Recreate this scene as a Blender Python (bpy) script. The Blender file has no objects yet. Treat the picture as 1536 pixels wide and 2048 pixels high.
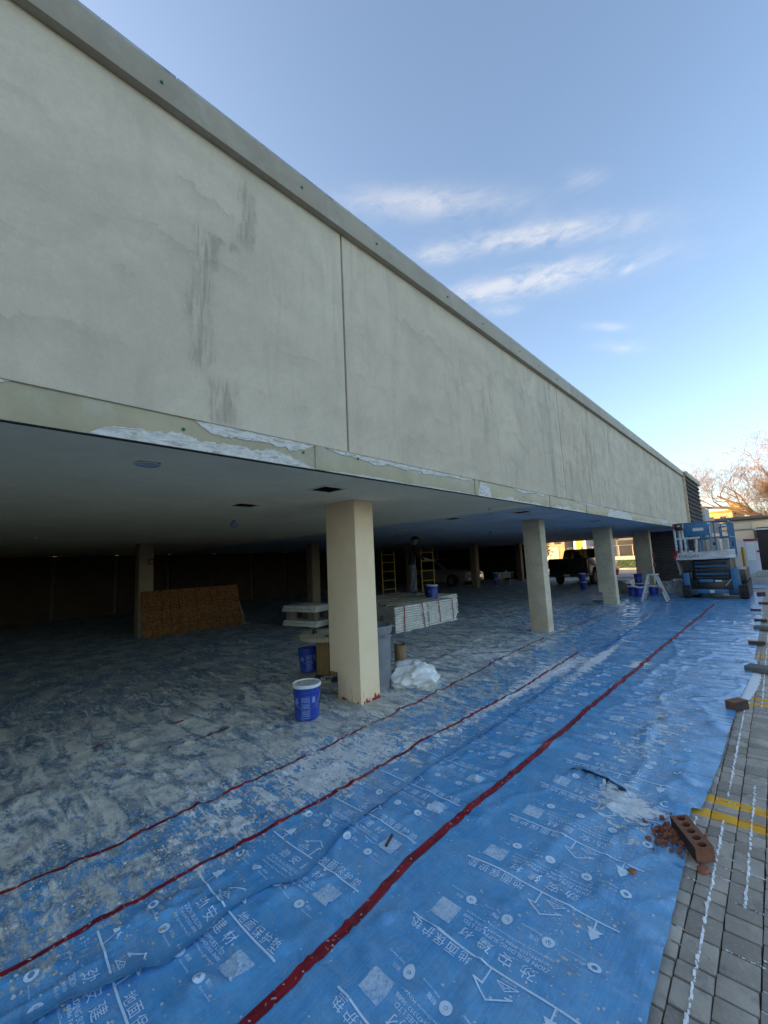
import bpy, bmesh, math, random
import numpy as np
from mathutils import Vector, Matrix, Euler, noise as mnoise

random.seed(7); rng = np.random.default_rng(7)
S = bpy.context.scene
COL = S.collection
R = math.radians

# ------------------------------------------------------------------ camera
YAW, PITCH, ROLL = R(43.3487), R(6.8563), R(-2.6232)
CAM_H = 1.7
f0 = Vector((-math.sin(YAW)*math.cos(PITCH), math.cos(YAW)*math.cos(PITCH), math.sin(PITCH)))
r0 = Vector((math.cos(YAW), math.sin(YAW), 0)); u0 = r0.cross(f0)
rr = r0*math.cos(ROLL) + u0*math.sin(ROLL); uu = u0*math.cos(ROLL) - r0*math.sin(ROLL)
cd = bpy.data.cameras.new('camera'); cam = bpy.data.objects.new('camera', cd); COL.objects.link(cam)
cd.sensor_fit = 'VERTICAL'; cd.sensor_height = 36.0; cd.lens = 820/2048*36.0
cd.clip_start = 0.05; cd.clip_end = 3000
M = Matrix.Identity(4)
for i, a in enumerate((rr, uu, -f0)):
    for k in range(3): M[k][i] = a[k]
M[2][3] = CAM_H
cam.matrix_world = M
S.camera = cam
S.render.resolution_x, S.render.resolution_y = 768, 1024

# ------------------------------------------------------------------ light
SUN_AZ, SUN_EL = R(237), R(10)          # azimuth from +Y clockwise; low sun behind the building
W = bpy.data.worlds.new('World'); S.world = W; W.use_nodes = True
wt = W.node_tree; wt.nodes.clear()
def wn(t, **k):
    n = wt.nodes.new(t)
    for a, b in k.items(): setattr(n, a, b)
    return n
w_out = wn('ShaderNodeOutputWorld'); w_bg = wn('ShaderNodeBackground')
sky = wn('ShaderNodeTexSky', sky_type='NISHITA', sun_disc=False, sun_elevation=SUN_EL, sun_rotation=SUN_AZ,
         altitude=100, air_density=.80, dust_density=2.0, ozone_density=2.2)
w_bg.inputs[1].default_value = 0.15
# thin clouds, laid out in sky directions
geo = wn('ShaderNodeTexCoord')
nv = wn('ShaderNodeVectorMath', operation='NORMALIZE'); wt.links.new(geo.outputs['Generated'], nv.inputs[0])
def wdot(v):
    n = wn('ShaderNodeVectorMath', operation='DOT_PRODUCT'); wt.links.new(nv.outputs[0], n.inputs[0]); n.inputs[1].default_value = v
    return n.outputs['Value']
def wmath(op, a, b=None, c=None, clamp=False):
    n = wn('ShaderNodeMath', operation=op, use_clamp=clamp)
    for i, x in enumerate((a, b, c)):
        if x is None: continue
        if hasattr(x, 'links'): wt.links.new(x, n.inputs[i])
        else: n.inputs[i].default_value = x
    return n.outputs[0]
mp = wn('ShaderNodeMapping'); wt.links.new(nv.outputs[0], mp.inputs[0]); mp.inputs['Scale'].default_value = (7, 7, 22)
cn = wn('ShaderNodeTexNoise'); cn.inputs['Scale'].default_value = 1.6; cn.inputs['Detail'].default_value = 9; cn.inputs['Roughness'].default_value = .68; cn.inputs['Distortion'].default_value = .35
wt.links.new(mp.outputs[0], cn.inputs[0])
def pix_dir(x, y): return (f0*820 + rr*(x-768) - uu*(y-1024)).normalized()
CLOUDS = [((915, 492), (1232, 450), .020, 1.25), ((905, 596), (1232, 526), .024, 1.45), ((700, 405), (1000, 405), .026, .8),
          ((1240, 545), (1266, 534), .007, 1.3), ((1205, 692), (1270, 694), .011, .8), ((1180, 652), (1255, 655), .008, .6),
          ((980, 622), (1030, 620), .010, .7), ((1370, 975), (1700, 925), .045, .22), ((840, 512), (910, 512), .014, .6),
          ((1130, 362), (1200, 356), .014, .45), ((1340, 1010), (1800, 1000), .03, .15),
          ((300, -900), (900, -700), .10, .5), ((2300, 200), (2900, 500), .10, .6)]
acc = None
for (a, b, wid, amp) in CLOUDS:
    da, db = pix_dir(*a), pix_dir(*b); c = ((da+db)/2).normalized()
    t = (db-da); L = t.length/2*1.25; t = (t - c*t.dot(c)).normalized(); n_ = c.cross(t)
    e = wmath('ADD', wmath('POWER', wmath('MULTIPLY', wdot(t), 1/L), 2.0), wmath('POWER', wmath('MULTIPLY', wdot(n_), 1/wid), 2.0))
    g = wmath('POWER', 2.718, wmath('MULTIPLY', e, -1.1))
    g = wmath('MULTIPLY', wmath('MULTIPLY', g, amp), wmath('GREATER_THAN', wdot(c), .1))
    acc = g if acc is None else wmath('ADD', acc, g)
nz = wmath('MULTIPLY_ADD', cn.outputs[0], 3.6, -1.25, clamp=True)
cm = wmath('MULTIPLY', acc, nz, clamp=True)
cmul = wmath('MULTIPLY', cm, .36, clamp=True)
mixc = wn('ShaderNodeMix', data_type='RGBA'); wt.links.new(cmul, mixc.inputs[0]); wt.links.new(sky.outputs[0], mixc.inputs[6])
mixc.inputs[7].default_value = (2.15, 2.15, 2.15, 1)
wt.links.new(mixc.outputs[2], w_bg.inputs[0]); wt.links.new(w_bg.outputs[0], w_out.inputs[0])

sd = bpy.data.lights.new('sun', 'SUN'); sun = bpy.data.objects.new('sun', sd); COL.objects.link(sun)
sd.energy = 3.4; sd.angle = R(.5); sd.color = (1.0, .56, .22)
to_sun = Vector((math.sin(SUN_AZ)*math.cos(SUN_EL), math.cos(SUN_AZ)*math.cos(SUN_EL), math.sin(SUN_EL)))
sun.rotation_euler = to_sun.to_track_quat('Z', 'Y').to_euler(); sun.location = (0, -20, 30)

S.view_settings.view_transform = 'Standard'; S.view_settings.look = 'None'; S.view_settings.gamma = 1
S.view_settings.use_curve_mapping = False
S.view_settings.exposure = 2.02
S.view_settings.use_white_balance = True; S.view_settings.white_balance_temperature = 7900; S.view_settings.white_balance_tint = 12
S.cycles.use_denoising = True
S.cycles.max_bounces = 8; S.cycles.diffuse_bounces = 5; S.cycles.transparent_max_bounces = 12
S.cycles.caustics_reflective = False; S.cycles.caustics_refractive = False

# ------------------------------------------------------------------ helpers
def obj(name, me, parent=None, loc=None):
    o = bpy.data.objects.new(name, me); COL.objects.link(o)
    if parent is not None: o.parent = parent
    if loc is not None: o.location = loc
    return o
def empty(name, loc=(0, 0, 0), rz=0):
    o = bpy.data.objects.new(name, None); COL.objects.link(o); o.location = loc; o.rotation_euler = (0, 0, rz); o.empty_display_size = .1
    return o
def tag(o, label=None, cat=None, group=None, kind=None):
    if label: o['label'] = label
    if cat: o['category'] = cat
    if group: o['group'] = group
    if kind: o['kind'] = kind
    return o
def dup(root, loc=None, rz=None, label=None, group=None, parent=None):
    c = root.copy(); COL.objects.link(c)
    if parent is not None: c.parent = parent
    if loc is not None: c.location = loc
    if rz is not None: c.rotation_euler = (0, 0, rz) if not hasattr(rz, '__len__') else rz
    if label: c['label'] = label
    if group: c['group'] = group
    for ch in list(root.children): dup(ch, parent=c)
    return c

class MB:
    """collects shapes; build() links them as ONE mesh object"""
    def __init__(s): s.v = []; s.f = []; s.m = []
    def add(s, vs, fs, m=0):
        o = len(s.v); s.v += [tuple(p) for p in vs]; s.f += [tuple(i+o for i in f) for f in fs]; s.m += [m]*len(fs); return s
    def box(s, x0, x1, y0, y1, z0, z1, m=0):
        v = [(x0, y0, z0), (x1, y0, z0), (x1, y1, z0), (x0, y1, z0), (x0, y0, z1), (x1, y0, z1), (x1, y1, z1), (x0, y1, z1)]
        return s.add(v, [(3, 2, 1, 0), (4, 5, 6, 7), (0, 1, 5, 4), (1, 2, 6, 5), (2, 3, 7, 6), (3, 0, 4, 7)], m)
    def obox(s, c, size, rot=(0, 0, 0), m=0):
        E_ = Euler(rot).to_matrix(); c = Vector(c); a, b, d = (k/2 for k in size)
        v = [c + E_ @ Vector((x*a, y*b, z*d)) for z in (-1, 1) for (x, y) in ((-1, -1), (1, -1), (1, 1), (-1, 1))]
        return s.add(v, [(3, 2, 1, 0), (4, 5, 6, 7), (0, 1, 5, 4), (1, 2, 6, 5), (2, 3, 7, 6), (3, 0, 4, 7)], m)
    def beam(s, p0, p1, w, h, m=0, up=(0, 0, 1)):
        p0, p1 = Vector(p0), Vector(p1); d = (p1-p0).normalized(); up = Vector(up)
        if abs(d.dot(up)) > .98: up = Vector((1, 0, 0))
        x = d.cross(up).normalized(); z = x.cross(d)
        v = [p + x*(i*w/2) + z*(j*h/2) for p in (p0, p1) for (i, j) in ((-1, -1), (1, -1), (1, 1), (-1, 1))]
        return s.add(v, [(0, 1, 2, 3), (7, 6, 5, 4), (0, 4, 5, 1), (1, 5, 6, 2), (2, 6, 7, 3), (3, 7, 4, 0)], m)
    def cyl(s, p0, p1, r0_, r1_=None, n=16, m=0, caps=True):
        r1_ = r0_ if r1_ is None else r1_
        p0, p1 = Vector(p0), Vector(p1); d = (p1-p0).normalized()
        up = Vector((0, 0, 1)) if abs(d.z) < .95 else Vector((1, 0, 0))
        x = d.cross(up).normalized(); y = d.cross(x)
        v = []
        for p, r in ((p0, r0_), (p1, r1_)):
            v += [p + (x*math.cos(2*math.pi*i/n) + y*math.sin(2*math.pi*i/n))*r for i in range(n)]
        f = [(i, i+n, (i+1) % n + n, (i+1) % n) for i in range(n)]
        if caps: f += [tuple(range(n)), tuple(range(2*n-1, n-1, -1))]
        return s.add(v, f, m)
    def tube(s, pts, r, n=8, m=0, closed=False):
        P = [Vector(p) for p in pts]; k = len(P); rs = r if hasattr(r, '__len__') else [r]*k
        v = []; x = None
        for i in range(k):
            a = P[i-1] if i else P[0]; b = P[i+1] if i < k-1 else P[-1]
            d = (b-a).normalized()
            if x is None:
                up = Vector((0, 0, 1)) if abs(d.z) < .9 else Vector((1, 0, 0)); x = d.cross(up).normalized()
            x = (x - d*x.dot(d)).normalized(); y = d.cross(x)
            v += [P[i] + (x*math.cos(2*math.pi*j/n) + y*math.sin(2*math.pi*j/n))*rs[i] for j in range(n)]
        f = [(i*n+j, i*n+(j+1) % n, (i+1)*n+(j+1) % n, (i+1)*n+j) for i in range(k-1) for j in range(n)]
        f += [tuple(range(n-1, -1, -1)), tuple(range((k-1)*n, k*n))]
        return s.add(v, f, m)
    def lathe(s, prof, n=28, c=(0, 0, 0), m=0, a0=0, a1=None):
        full = a1 is None; a1 = 2*math.pi if full else a1
        k = len(prof); cnt = n if full else n+1
        v = [(c[0]+r*math.cos(a0+(a1-a0)*i/n), c[1]+r*math.sin(a0+(a1-a0)*i/n), c[2]+z) for i in range(cnt) for (r, z) in prof]
        f = []
        for i in range(n):
            j = (i+1) % cnt
            for q in range(k-1): f.append((i*k+q, j*k+q, j*k+q+1, i*k+q+1))
        return s.add(v, f, m)
    def prism(s, poly, axis='z', lo=0, hi=1, m=0):
        n = len(poly)
        def p(a, b, t): return {'z': (a, b, t), 'y': (a, t, b), 'x': (t, a, b)}[axis]
        v = [p(a, b, lo) for a, b in poly] + [p(a, b, hi) for a, b in poly]
        f = [tuple(range(n-1, -1, -1)), tuple(range(n, 2*n))] + [(i, (i+1) % n, (i+1) % n+n, i+n) for i in range(n)]
        return s.add(v, f, m)
    def xf(s, Mx, start=0):
        for i in range(start, len(s.v)): s.v[i] = tuple(Mx @ Vector(s.v[i]))
        return s
    def mesh(s, name, mats, smooth=None, bevel=0, seg=2):
        me = bpy.data.meshes.new(name); me.from_pydata(s.v, [], s.f)
        for mt in (mats if isinstance(mats, (list, tuple)) else [mats]): me.materials.append(mt)
        if any(s.m): me.polygons.foreach_set('material_index', s.m)
        bm = bmesh.new(); bm.from_mesh(me)
        bmesh.ops.recalc_face_normals(bm, faces=bm.faces)
        if bevel:
            ed = [e for e in bm.edges if len(e.link_faces) == 2 and e.calc_face_angle(0) > .5]
            bmesh.ops.bevel(bm, geom=ed, offset=bevel, segments=seg, affect='EDGES', profile=.6, clamp_overlap=True)
        bm.to_mesh(me); bm.free()
        if smooth is not None or bevel:
            me.polygons.foreach_set('use_smooth', [True]*len(me.polygons))
            me.set_sharp_from_angle(angle=R(smooth if smooth else 40))
        me.update(); return me
    def build(s, name, mats, parent=None, smooth=None, bevel=0, loc=None, seg=2):
        return obj(name, s.mesh(name, mats, smooth, bevel, seg), parent, loc)

# ------------------------------------------------------------------ materials
class NT:
    def __init__(s, name):
        s.mat = bpy.data.materials.new(name); s.mat.use_nodes = True; s.t = s.mat.node_tree
        s.b = s.t.nodes['Principled BSDF']; s.o = s.t.nodes['Material Output']
        s.tc = None
    def n(s, ty, **k):
        x = s.t.nodes.new(ty)
        for a, b in k.items(): setattr(x, a, b)
        return x
    def put(s, v, i):
        if hasattr(v, 'links') and hasattr(v, 'node'): s.t.links.new(v, i)
        elif hasattr(v, '__len__') and len(v) == 3 and hasattr(i, 'default_value') and len(i.default_value) == 4: i.default_value = (*v, 1)
        else: i.default_value = v
    def co(s, kind='Object', scale=(1, 1, 1), loc=(0, 0, 0), rot=(0, 0, 0)):
        if s.tc is None: s.tc = s.n('ShaderNodeTexCoord')
        m = s.n('ShaderNodeMapping'); s.t.links.new(s.tc.outputs[kind], m.inputs[0])
        m.inputs['Scale'].default_value = scale; m.inputs['Location'].default_value = loc; m.inputs['Rotation'].default_value = rot
        return m.outputs[0]
    def noise(s, v, scale=5, detail=4, rough=.55, dist=0, out=0):
        x = s.n('ShaderNodeTexNoise'); s.t.links.new(v, x.inputs[0])
        x.inputs['Scale'].default_value = scale; x.inputs['Detail'].default_value = detail; x.inputs['Roughness'].default_value = rough; x.inputs['Distortion'].default_value = dist
        return x.outputs[out]
    def vor(s, v, scale=5, feature='F1', out='Distance', rand=1):
        x = s.n('ShaderNodeTexVoronoi', feature=feature); s.t.links.new(v, x.inputs[0]); x.inputs['Scale'].default_value = scale; x.inputs['Randomness'].default_value = rand
        return x.outputs[out]
    def math(s, op, a, b=0, c=0, clamp=False):
        x = s.n('ShaderNodeMath', operation=op, use_clamp=clamp)
        for i, q in enumerate((a, b, c)): s.put(q, x.inputs[i])
        return x.outputs[0]
    def ramp(s, v, a, b, lo=0, hi=1, smooth=True):
        x = s.n('ShaderNodeMapRange', clamp=True, interpolation_type='SMOOTHSTEP' if smooth else 'LINEAR')
        s.put(v, x.inputs[0])
        for i, q in enumerate((a, b, lo, hi)): s.put(q, x.inputs[i+1])
        return x.outputs[0]
    def mix(s, f, a, b, mode='MIX'):
        x = s.n('ShaderNodeMix', data_type='RGBA', blend_type=mode)
        s.put(f, x.inputs[0]); s.put(a, x.inputs[6]); s.put(b, x.inputs[7]); return x.outputs[2]
    def sep(s, v):
        x = s.n('ShaderNodeSeparateXYZ'); s.t.links.new(v, x.inputs[0]); return x.outputs
    def attr(s, name, out='Fac'):
        x = s.n('ShaderNodeAttribute', attribute_name=name); return x.outputs[out]
    def bump(s, h, strength=.3, dist=.01, prev=None):
        x = s.n('ShaderNodeBump'); x.inputs['Strength'].default_value = strength; x.inputs['Distance'].default_value = dist
        s.t.links.new(h, x.inputs['Height'])
        if prev is not None: s.t.links.new(prev, x.inputs['Normal'])
        s.t.links.new(x.outputs[0], s.b.inputs['Normal']); return x.outputs[0]
    def set(s, col=None, rough=None, metal=None, spec=None, alpha=None):
        for k, v in (('Base Color', col), ('Roughness', rough), ('Metallic', metal), ('Specular IOR Level', spec), ('Alpha', alpha)):
            if v is not None: s.put(v, s.b.inputs[k])
        return s.mat

def plain(name, col, rough=.6, metal=0, var=.12, scale=8, bump=.15, bscale=60, dirt=None, spec=.5):
    """a colour with large and small variation, fine relief and optional grime"""
    t = NT(name); v = t.co()
    n1 = t.noise(v, scale, 5, .6); n2 = t.noise(v, scale*7, 3, .5)
    k = t.math('ADD', t.math('MULTIPLY', n1, .7), t.math('MULTIPLY', n2, .3))
    dark = tuple(c*(1-var*1.6) for c in col); light = tuple(min(1, c*(1+var)) for c in col)
    c = t.mix(t.ramp(k, .3, .7), dark, light)
    if dirt:
        d = t.ramp(t.noise(v, scale*1.7, 6, .65), .52, .70)
        c = t.mix(t.math('MULTIPLY', d, dirt[1]), c, dirt[0])
    if bump: t.bump(t.noise(v, bscale, 4, .6), bump, .01)
    return t.set(c, t.ramp(n2, .3, .7, max(.05, rough-.08), min(1, rough+.08)), metal, spec)

# ================================================================== SETTING
XW, HC, YE, YB = -2.695, 2.477, 22.4, -14.0
JOINTS = [-13.6+.02, -8.29, -2.93, 2.426, 7.787, 13.15, 18.51]

# ---- wall stucco
def stucco(name='render_coat'):
    t = NT(name); v = t.co(); x, y, z = t.sep(v)
    big = t.noise(t.co(scale=(1, .8, 1.3)), .75, 7, .64, .9); mid = t.noise(v, 2.8, 7, .66, 1.0); fine = t.noise(v, 110, 3, .6); pore = t.noise(v, 34, 4, .7)
    c = t.mix(t.ramp(big, .38, .62), (.640, .525, .385), (.735, .605, .445))
    c = t.mix(t.math('MULTIPLY', t.ramp(mid, .46, .66), t.ramp(y, 0, 9, .28, .6)), c, (.545, .455, .335))
    far = t.ramp(y, 1.0, 9.5, .22, 1)
    # skim-coat lifts: wavering bands along the wall, each edge a faint ridge
    wz = t.math('ADD', z, t.math('MULTIPLY', t.math('SUBTRACT', t.noise(t.co(scale=(1, .8, .6)), 1.0, 7, .62, .7), .5), 1.05))
    lines = None; tone = None
    for zc, up in ((2.98, .5), (3.42, .8), (3.86, .45), (4.36, .8)):
        d = t.math('SUBTRACT', wz, zc); g = t.ramp(t.math('ABSOLUTE', d), .0, .020, up, 0); lines = g if lines is None else t.math('MAXIMUM', lines, g)
        q = t.math('MULTIPLY', t.ramp(d, -.16, 0, 0, 1, False), t.math('LESS_THAN', d, 0)); tone = q if tone is None else t.math('ADD', tone, q)
    brk = t.ramp(t.noise(t.co(loc=(0, 5, 2)), 1.6, 5, .6), .44, .60)
    c = t.mix(t.math('MULTIPLY', t.math('MULTIPLY', tone, brk), .45), c, (.475, .395, .29))
    c = t.mix(t.math('MULTIPLY', t.math('MULTIPLY', lines, brk), .13), c, (.42, .345, .255))
    # damp vertical streaks, stronger on the farther, not yet finished panels
    st = t.noise(t.co(scale=(1, 5.0, .6)), 1.5, 8, .66, .8); st2 = t.noise(t.co(scale=(1, 1.6, .9), loc=(0, 3, 1)), .9, 5, .62)
    sk = t.math('MULTIPLY', t.math('MULTIPLY', t.ramp(st, .44, .66), t.ramp(st2, .42, .60)), far)
    c = t.mix(t.math('MULTIPLY', sk, .80), c, (.385, .32, .24))
    # pale trowelled margins beside the joints
    for yj in (2.426, 7.787, 13.15, 18.51):
        mj = t.math('MULTIPLY', t.ramp(t.math('ABSOLUTE', t.math('SUBTRACT', y, yj)), .03, .13, 1, 0), t.ramp(t.noise(t.co(scale=(1, 8, .7)), 2, 5, .6), .40, .55)); c = t.mix(t.math('MULTIPLY', mj, .45), c, (.68, .56, .42))
    # wet rub marks on the near panel: a hooked stain, a patch above it and drips below
    wob = t.math('MULTIPLY', t.math('SUBTRACT', t.noise(t.co(scale=(1, 1.5, 1.5)), 3.2, 6, .68), .5), .30)
    yy_ = t.math('ADD', y, wob)
    arc = t.math('ADD', 1.09, t.math('MULTIPLY', t.math('POWER', t.math('ABSOLUTE', t.math('SUBTRACT', z, 3.45)), 2.0), .22))
    e1 = t.math('MULTIPLY', t.ramp(t.math('ABSOLUTE', t.math('SUBTRACT', yy_, arc)), .03, .13, 1, 0), t.math('MULTIPLY', t.ramp(z, 2.95, 3.15, 0, 1), t.ramp(z, 4.02, 4.14, 1, 0)))
    e2 = t.math('MULTIPLY', t.ramp(t.math('ABSOLUTE', t.math('SUBTRACT', yy_, 1.44)), .02, .085, 1, 0), t.math('MULTIPLY', t.ramp(z, 4.08, 4.2, 0, 1), t.ramp(z, 4.62, 4.80, 1, 0)))
    e3 = t.math('MULTIPLY', t.ramp(t.math('ABSOLUTE', t.math('SUBTRACT', yy_, 1.27)), .05, .14, 1, 0), t.math('MULTIPLY', t.ramp(z, 2.68, 2.74, .3, 1), t.ramp(z, 2.95, 3.10, 1, 0)))
    hook = t.math('MULTIPLY', t.ramp(t.math('ABSOLUTE', t.math('SUBTRACT', z, t.math('ADD', 4.08, wob))), .015, .06, 1, 0), t.math('MULTIPLY', t.ramp(y, 1.02, 1.06, 0, 1), t.ramp(y, 1.36, 1.42, 1, 0)))
    env = t.math('MAXIMUM', t.math('MAXIMUM', e1, e2), t.math('MAXIMUM', e3, hook))
    drag = t.ramp(t.noise(t.co(scale=(1, 7, .8), loc=(0, 1.7, 0)), 2.2, 7, .68, 1.2), .38, .62)
    dm = t.math('MULTIPLY', env, drag)
    c = t.mix(t.math('MULTIPLY', dm, .74), c, (.36, .295, .21)); c = t.mix(t.math('MULTIPLY', t.math('MULTIPLY', env, t.ramp(drag, .0, .3, 1, 0)), .22), c, (.72, .60, .45))
    pit = t.math('MULTIPLY', t.ramp(t.vor(v, 13), .0, .055, 1, 0), t.ramp(t.noise(v, 6, 2), .55, .62))
    c = t.mix(t.math('MULTIPLY', pit, .6), c, (.26, .235, .185)); c = t.mix(t.ramp(pore, .35, .7, .12, 0), c, (.3, .27, .21))
    h = t.math('ADD', t.math('MULTIPLY', fine, .45), t.math('ADD', t.math('MULTIPLY', mid, .9), t.math('ADD', t.math('MULTIPLY', dm, -.6), t.math('ADD', t.math('MULTIPLY', t.math('MULTIPLY', lines, brk), .35), t.math('MULTIPLY', pore, .35)))))
    t.bump(h, .45, .012)
    return t.set(c, t.math('SUBTRACT', .92, t.math('MULTIPLY', dm, .15)), 0, .25)
M_STUCCO = stucco()
M_COPING = plain('coping_paint', (.40, .325, .225), .6, 0, .10, 2.0, .12, 110, ((.52, .51, .45), .25))
M_CAP = plain('cap_flashing', (.42, .42, .40), .45, .3, .12, 3, .1, 60, ((.16, .15, .13), .7))
M_BAND = plain('band_paint', (.42, .34, .205), .55, 0, .12, 1.6, .12, 80, ((.53, .51, .42), .35))
M_PLASTER = plain('wet_plaster', (.76, .77, .75), .7, 0, .13, 9, .35, 40, ((.58, .57, .53), .7))
M_DARK = plain('flat_black', (.012, .012, .012), .9, 0, .1, 5, 0)
M_JOINT = plain('joint_backing', (.12, .12, .11), .9, 0, .1, 6, .1)
M_CEIL = plain('ceiling_paint', (.98, .74, .48), .75, 0, .07, 1.4, .08, 70)
M_CEIL2 = plain('raw_ceiling_board', (.50, .52, .54), .7, 0, .14, 2.2, .15, 40, ((.60, .62, .63), .5))
def column_coat():
    t = NT('column_render'); v = t.co(); x, y, z = t.sep(v); n1 = t.noise(v, 3, 6, .62, .5); n2 = t.noise(v, 120, 3, .6); n3 = t.noise(t.co(scale=(4, 4, 1.2)), 5, 7, .7, .8)
    c = t.mix(t.ramp(n1, .35, .65), (.93, .665, .41), (.97, .72, .46))
    sp = t.ramp(t.math('SUBTRACT', n3, t.ramp(z, 0, .75, 0, .22, False)), .50, .60); c = t.mix(t.math('MULTIPLY', sp, .65), c, (.52, .47, .37))
    c = t.mix(t.math('MULTIPLY', t.ramp(t.vor(v, 9), 0, .05, 1, 0), .5), c, (.4, .34, .25)); t.bump(t.math('ADD', n2, t.math('MULTIPLY', n1, 1.5)), .35, .008)
    return t.set(c, .85, 0, .25)
M_COL = column_coat()
M_COLRAW = plain('bare_column_render', (.66, .53, .365), .9, 0, .13, 2.2, .35, 60, ((.40, .38, .31), .6))
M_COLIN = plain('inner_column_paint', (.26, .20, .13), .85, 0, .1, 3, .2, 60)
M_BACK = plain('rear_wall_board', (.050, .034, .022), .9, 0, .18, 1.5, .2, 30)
M_RED = plain('red_tape', (.42, .012, .02), .45, 0, .25, 14, .15, 40, ((.12, .02, .02), .5))

bld = tag(empty('parking_building', (-8, 5, 0)), 'long beige rendered building raised on columns over an open parking level', 'building')
def part(mb, name, mat, **k):
    o = mb.build(name, mat, bld, **k); o.matrix_parent_inverse = bld.matrix_world.inverted() if False else Matrix.Translation((8, -5, 0)); return o
# wall panels, each with an edge return
ys = [YB] + JOINTS + [YE]
for a, b in zip(ys[:-1], ys[1:]):
    if b-a < .2: continue
    part(MB().box(XW-.10, XW, a+.011, b-.011, 2.693, 4.872), 'wall_panel', M_STUCCO, bevel=.006)
part(MB().box(XW-.22, XW-.032, YB, YE-.01, 2.50, 5.0), 'panel_backing', M_JOINT)
# coping with its lip and flashing
for a, b in zip([YB, -6.2, 8.4, 15.7], [-6.2, 8.4, 15.7, YE+.06]):
    part(MB().box(XW-.30, -2.63, a+.001, b-.001, 4.852, 5.078), 'coping', M_COPING, bevel=.006)
fl = MB()
for a, b in zip([YB, -3.0, .46, .905, 4.0, 11.0], [-3.003, .458, .90, 3.995, 10.99, YE+.05]):
    fl.box(XW-.28, -2.650, a, b, 5.0785, 5.125)
part(fl, 'cap_flashing', M_CAP, bevel=.004)
# lower band, recessed 14 mm under the panels, with its cover strips
part(MB().box(XW-.20, XW-.014, YB, YE-.02, 2.486, 2.6925), 'edge_band', M_BAND, bevel=.004)
for yc, w in ((2.115, .115), (4.62, .075), (7.03, .05), (8.9, .05), (-2.6, .12)):
    part(MB().box(XW-.06, XW-.004, yc-w/2, yc+w/2, 2.4875, 2.699), 'cover_strip', M_BAND, bevel=.004)
part(MB().box(XW-.030, XW-.0142, YB, YE-.02, 2.4795, 2.4855), 'groove_shade_strip', M_DARK)  # solid black strip, painted as the shade between band and soffit
# ragged plaster smears on the band
t = NT('thin_skim'); v = t.co(); n1 = t.noise(t.co(scale=(1, 3, 14)), 4, 7, .68, .6); n2 = t.noise(v, 30, 5, .7)
M_SKIM = t.set(t.mix(t.ramp(t.math('ADD', t.math('MULTIPLY', n1, .75), t.math('MULTIPLY', n2, .25)), .35, .65), (.50, .45, .375), (.76, .72, .65)), .7, 0, .3, t.ramp(n1, .30, .46, .55, 1)); t.bump(n1, .6, .01)
def smear(y0, y1, za, zb, amp, seed, x=XW-.0105, top=False, n=None):
    n = n or max(24, int((y1-y0)/.012)); v = []; bead = []; rad = []
    for i in range(n+1):
        y = y0+(y1-y0)*i/n; e = min(1, i/n*6, (n-i)/n*4)
        q = mnoise.fractal(Vector((y*2.6, seed*7.3, 0)), 1, 2, 6)*amp*1.3 + mnoise.fractal(Vector((y*24, seed, 3)), 1, 2, 3)*amp*.45
        hgt = max(.004, (zb-za+q)*e**.6)
        lo, hi = (zb-hgt, zb) if top else (za, za+hgt)
        lo = max(lo, 2.4875); hi = min(hi, 2.6995)
        v += [(x, y, lo), (x+.0015, y, (lo+hi)/2), (x+.0005, y, hi)]
        bead.append((x+.001, y, lo if top else hi)); rad.append(max(.0006, .0045*(.55+.9*mnoise.noise(Vector((y*7, seed, 12))))*(1 if mnoise.noise(Vector((y*2.2, seed, 15))) > -.25 else .25)))
    m = MB().add(v, [(i*3+j, (i+1)*3+j, (i+1)*3+j+1, i*3+j+1) for i in range(n) for j in range(2)]); o_ = part(m, 'plaster_smear', M_SKIM, smooth=60)
    b_ = MB().tube(bead, rad, 6).build('plaster_ridge', M_PLASTER, o_, smooth=60)
    if top: w_ = MB().tube([(x+.002, p[1], 2.6985) for p in bead], [.001+.004*max(0, mnoise.noise(Vector((p[1]*5, seed, 21)))+.3) for p in bead], 5).build('plaster_ridge', M_PLASTER, o_, smooth=60)
smear(.50, 2.055, 2.4875, 2.560, .035, 1); smear(1.07, 2.05, 2.635, 2.70, .035, 2, top=True)
smear(2.18, 4.58, 2.645, 2.70, .03, 3, top=True); smear(2.20, 4.6, 2.4875, 2.497, .012, 4)
smear(4.66, 5.0, 2.4875, 2.66, .03, 5); smear(5.0, 7.0, 2.4875, 2.515, .03, 6); smear(5.6, 7.02, 2.66, 2.70, .03, 7, top=True)
smear(7.06, 8.85, 2.4875, 2.53, .04, 8); smear(8.2, 10.2, 2.655, 2.70, .04, 9, top=True); smear(10.3, 12.6, 2.4875, 2.68, .05, 10)
smear(12.7, 15.4, 2.4875, 2.52, .03, 11); smear(15.6, 19.8, 2.60, 2.70, .07, 12, top=True); smear(-2.4, -.2, 2.4875, 2.55, .04, 13)
smear(.0, .16, 2.67, 2.70, .02, 14, top=True)
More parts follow.
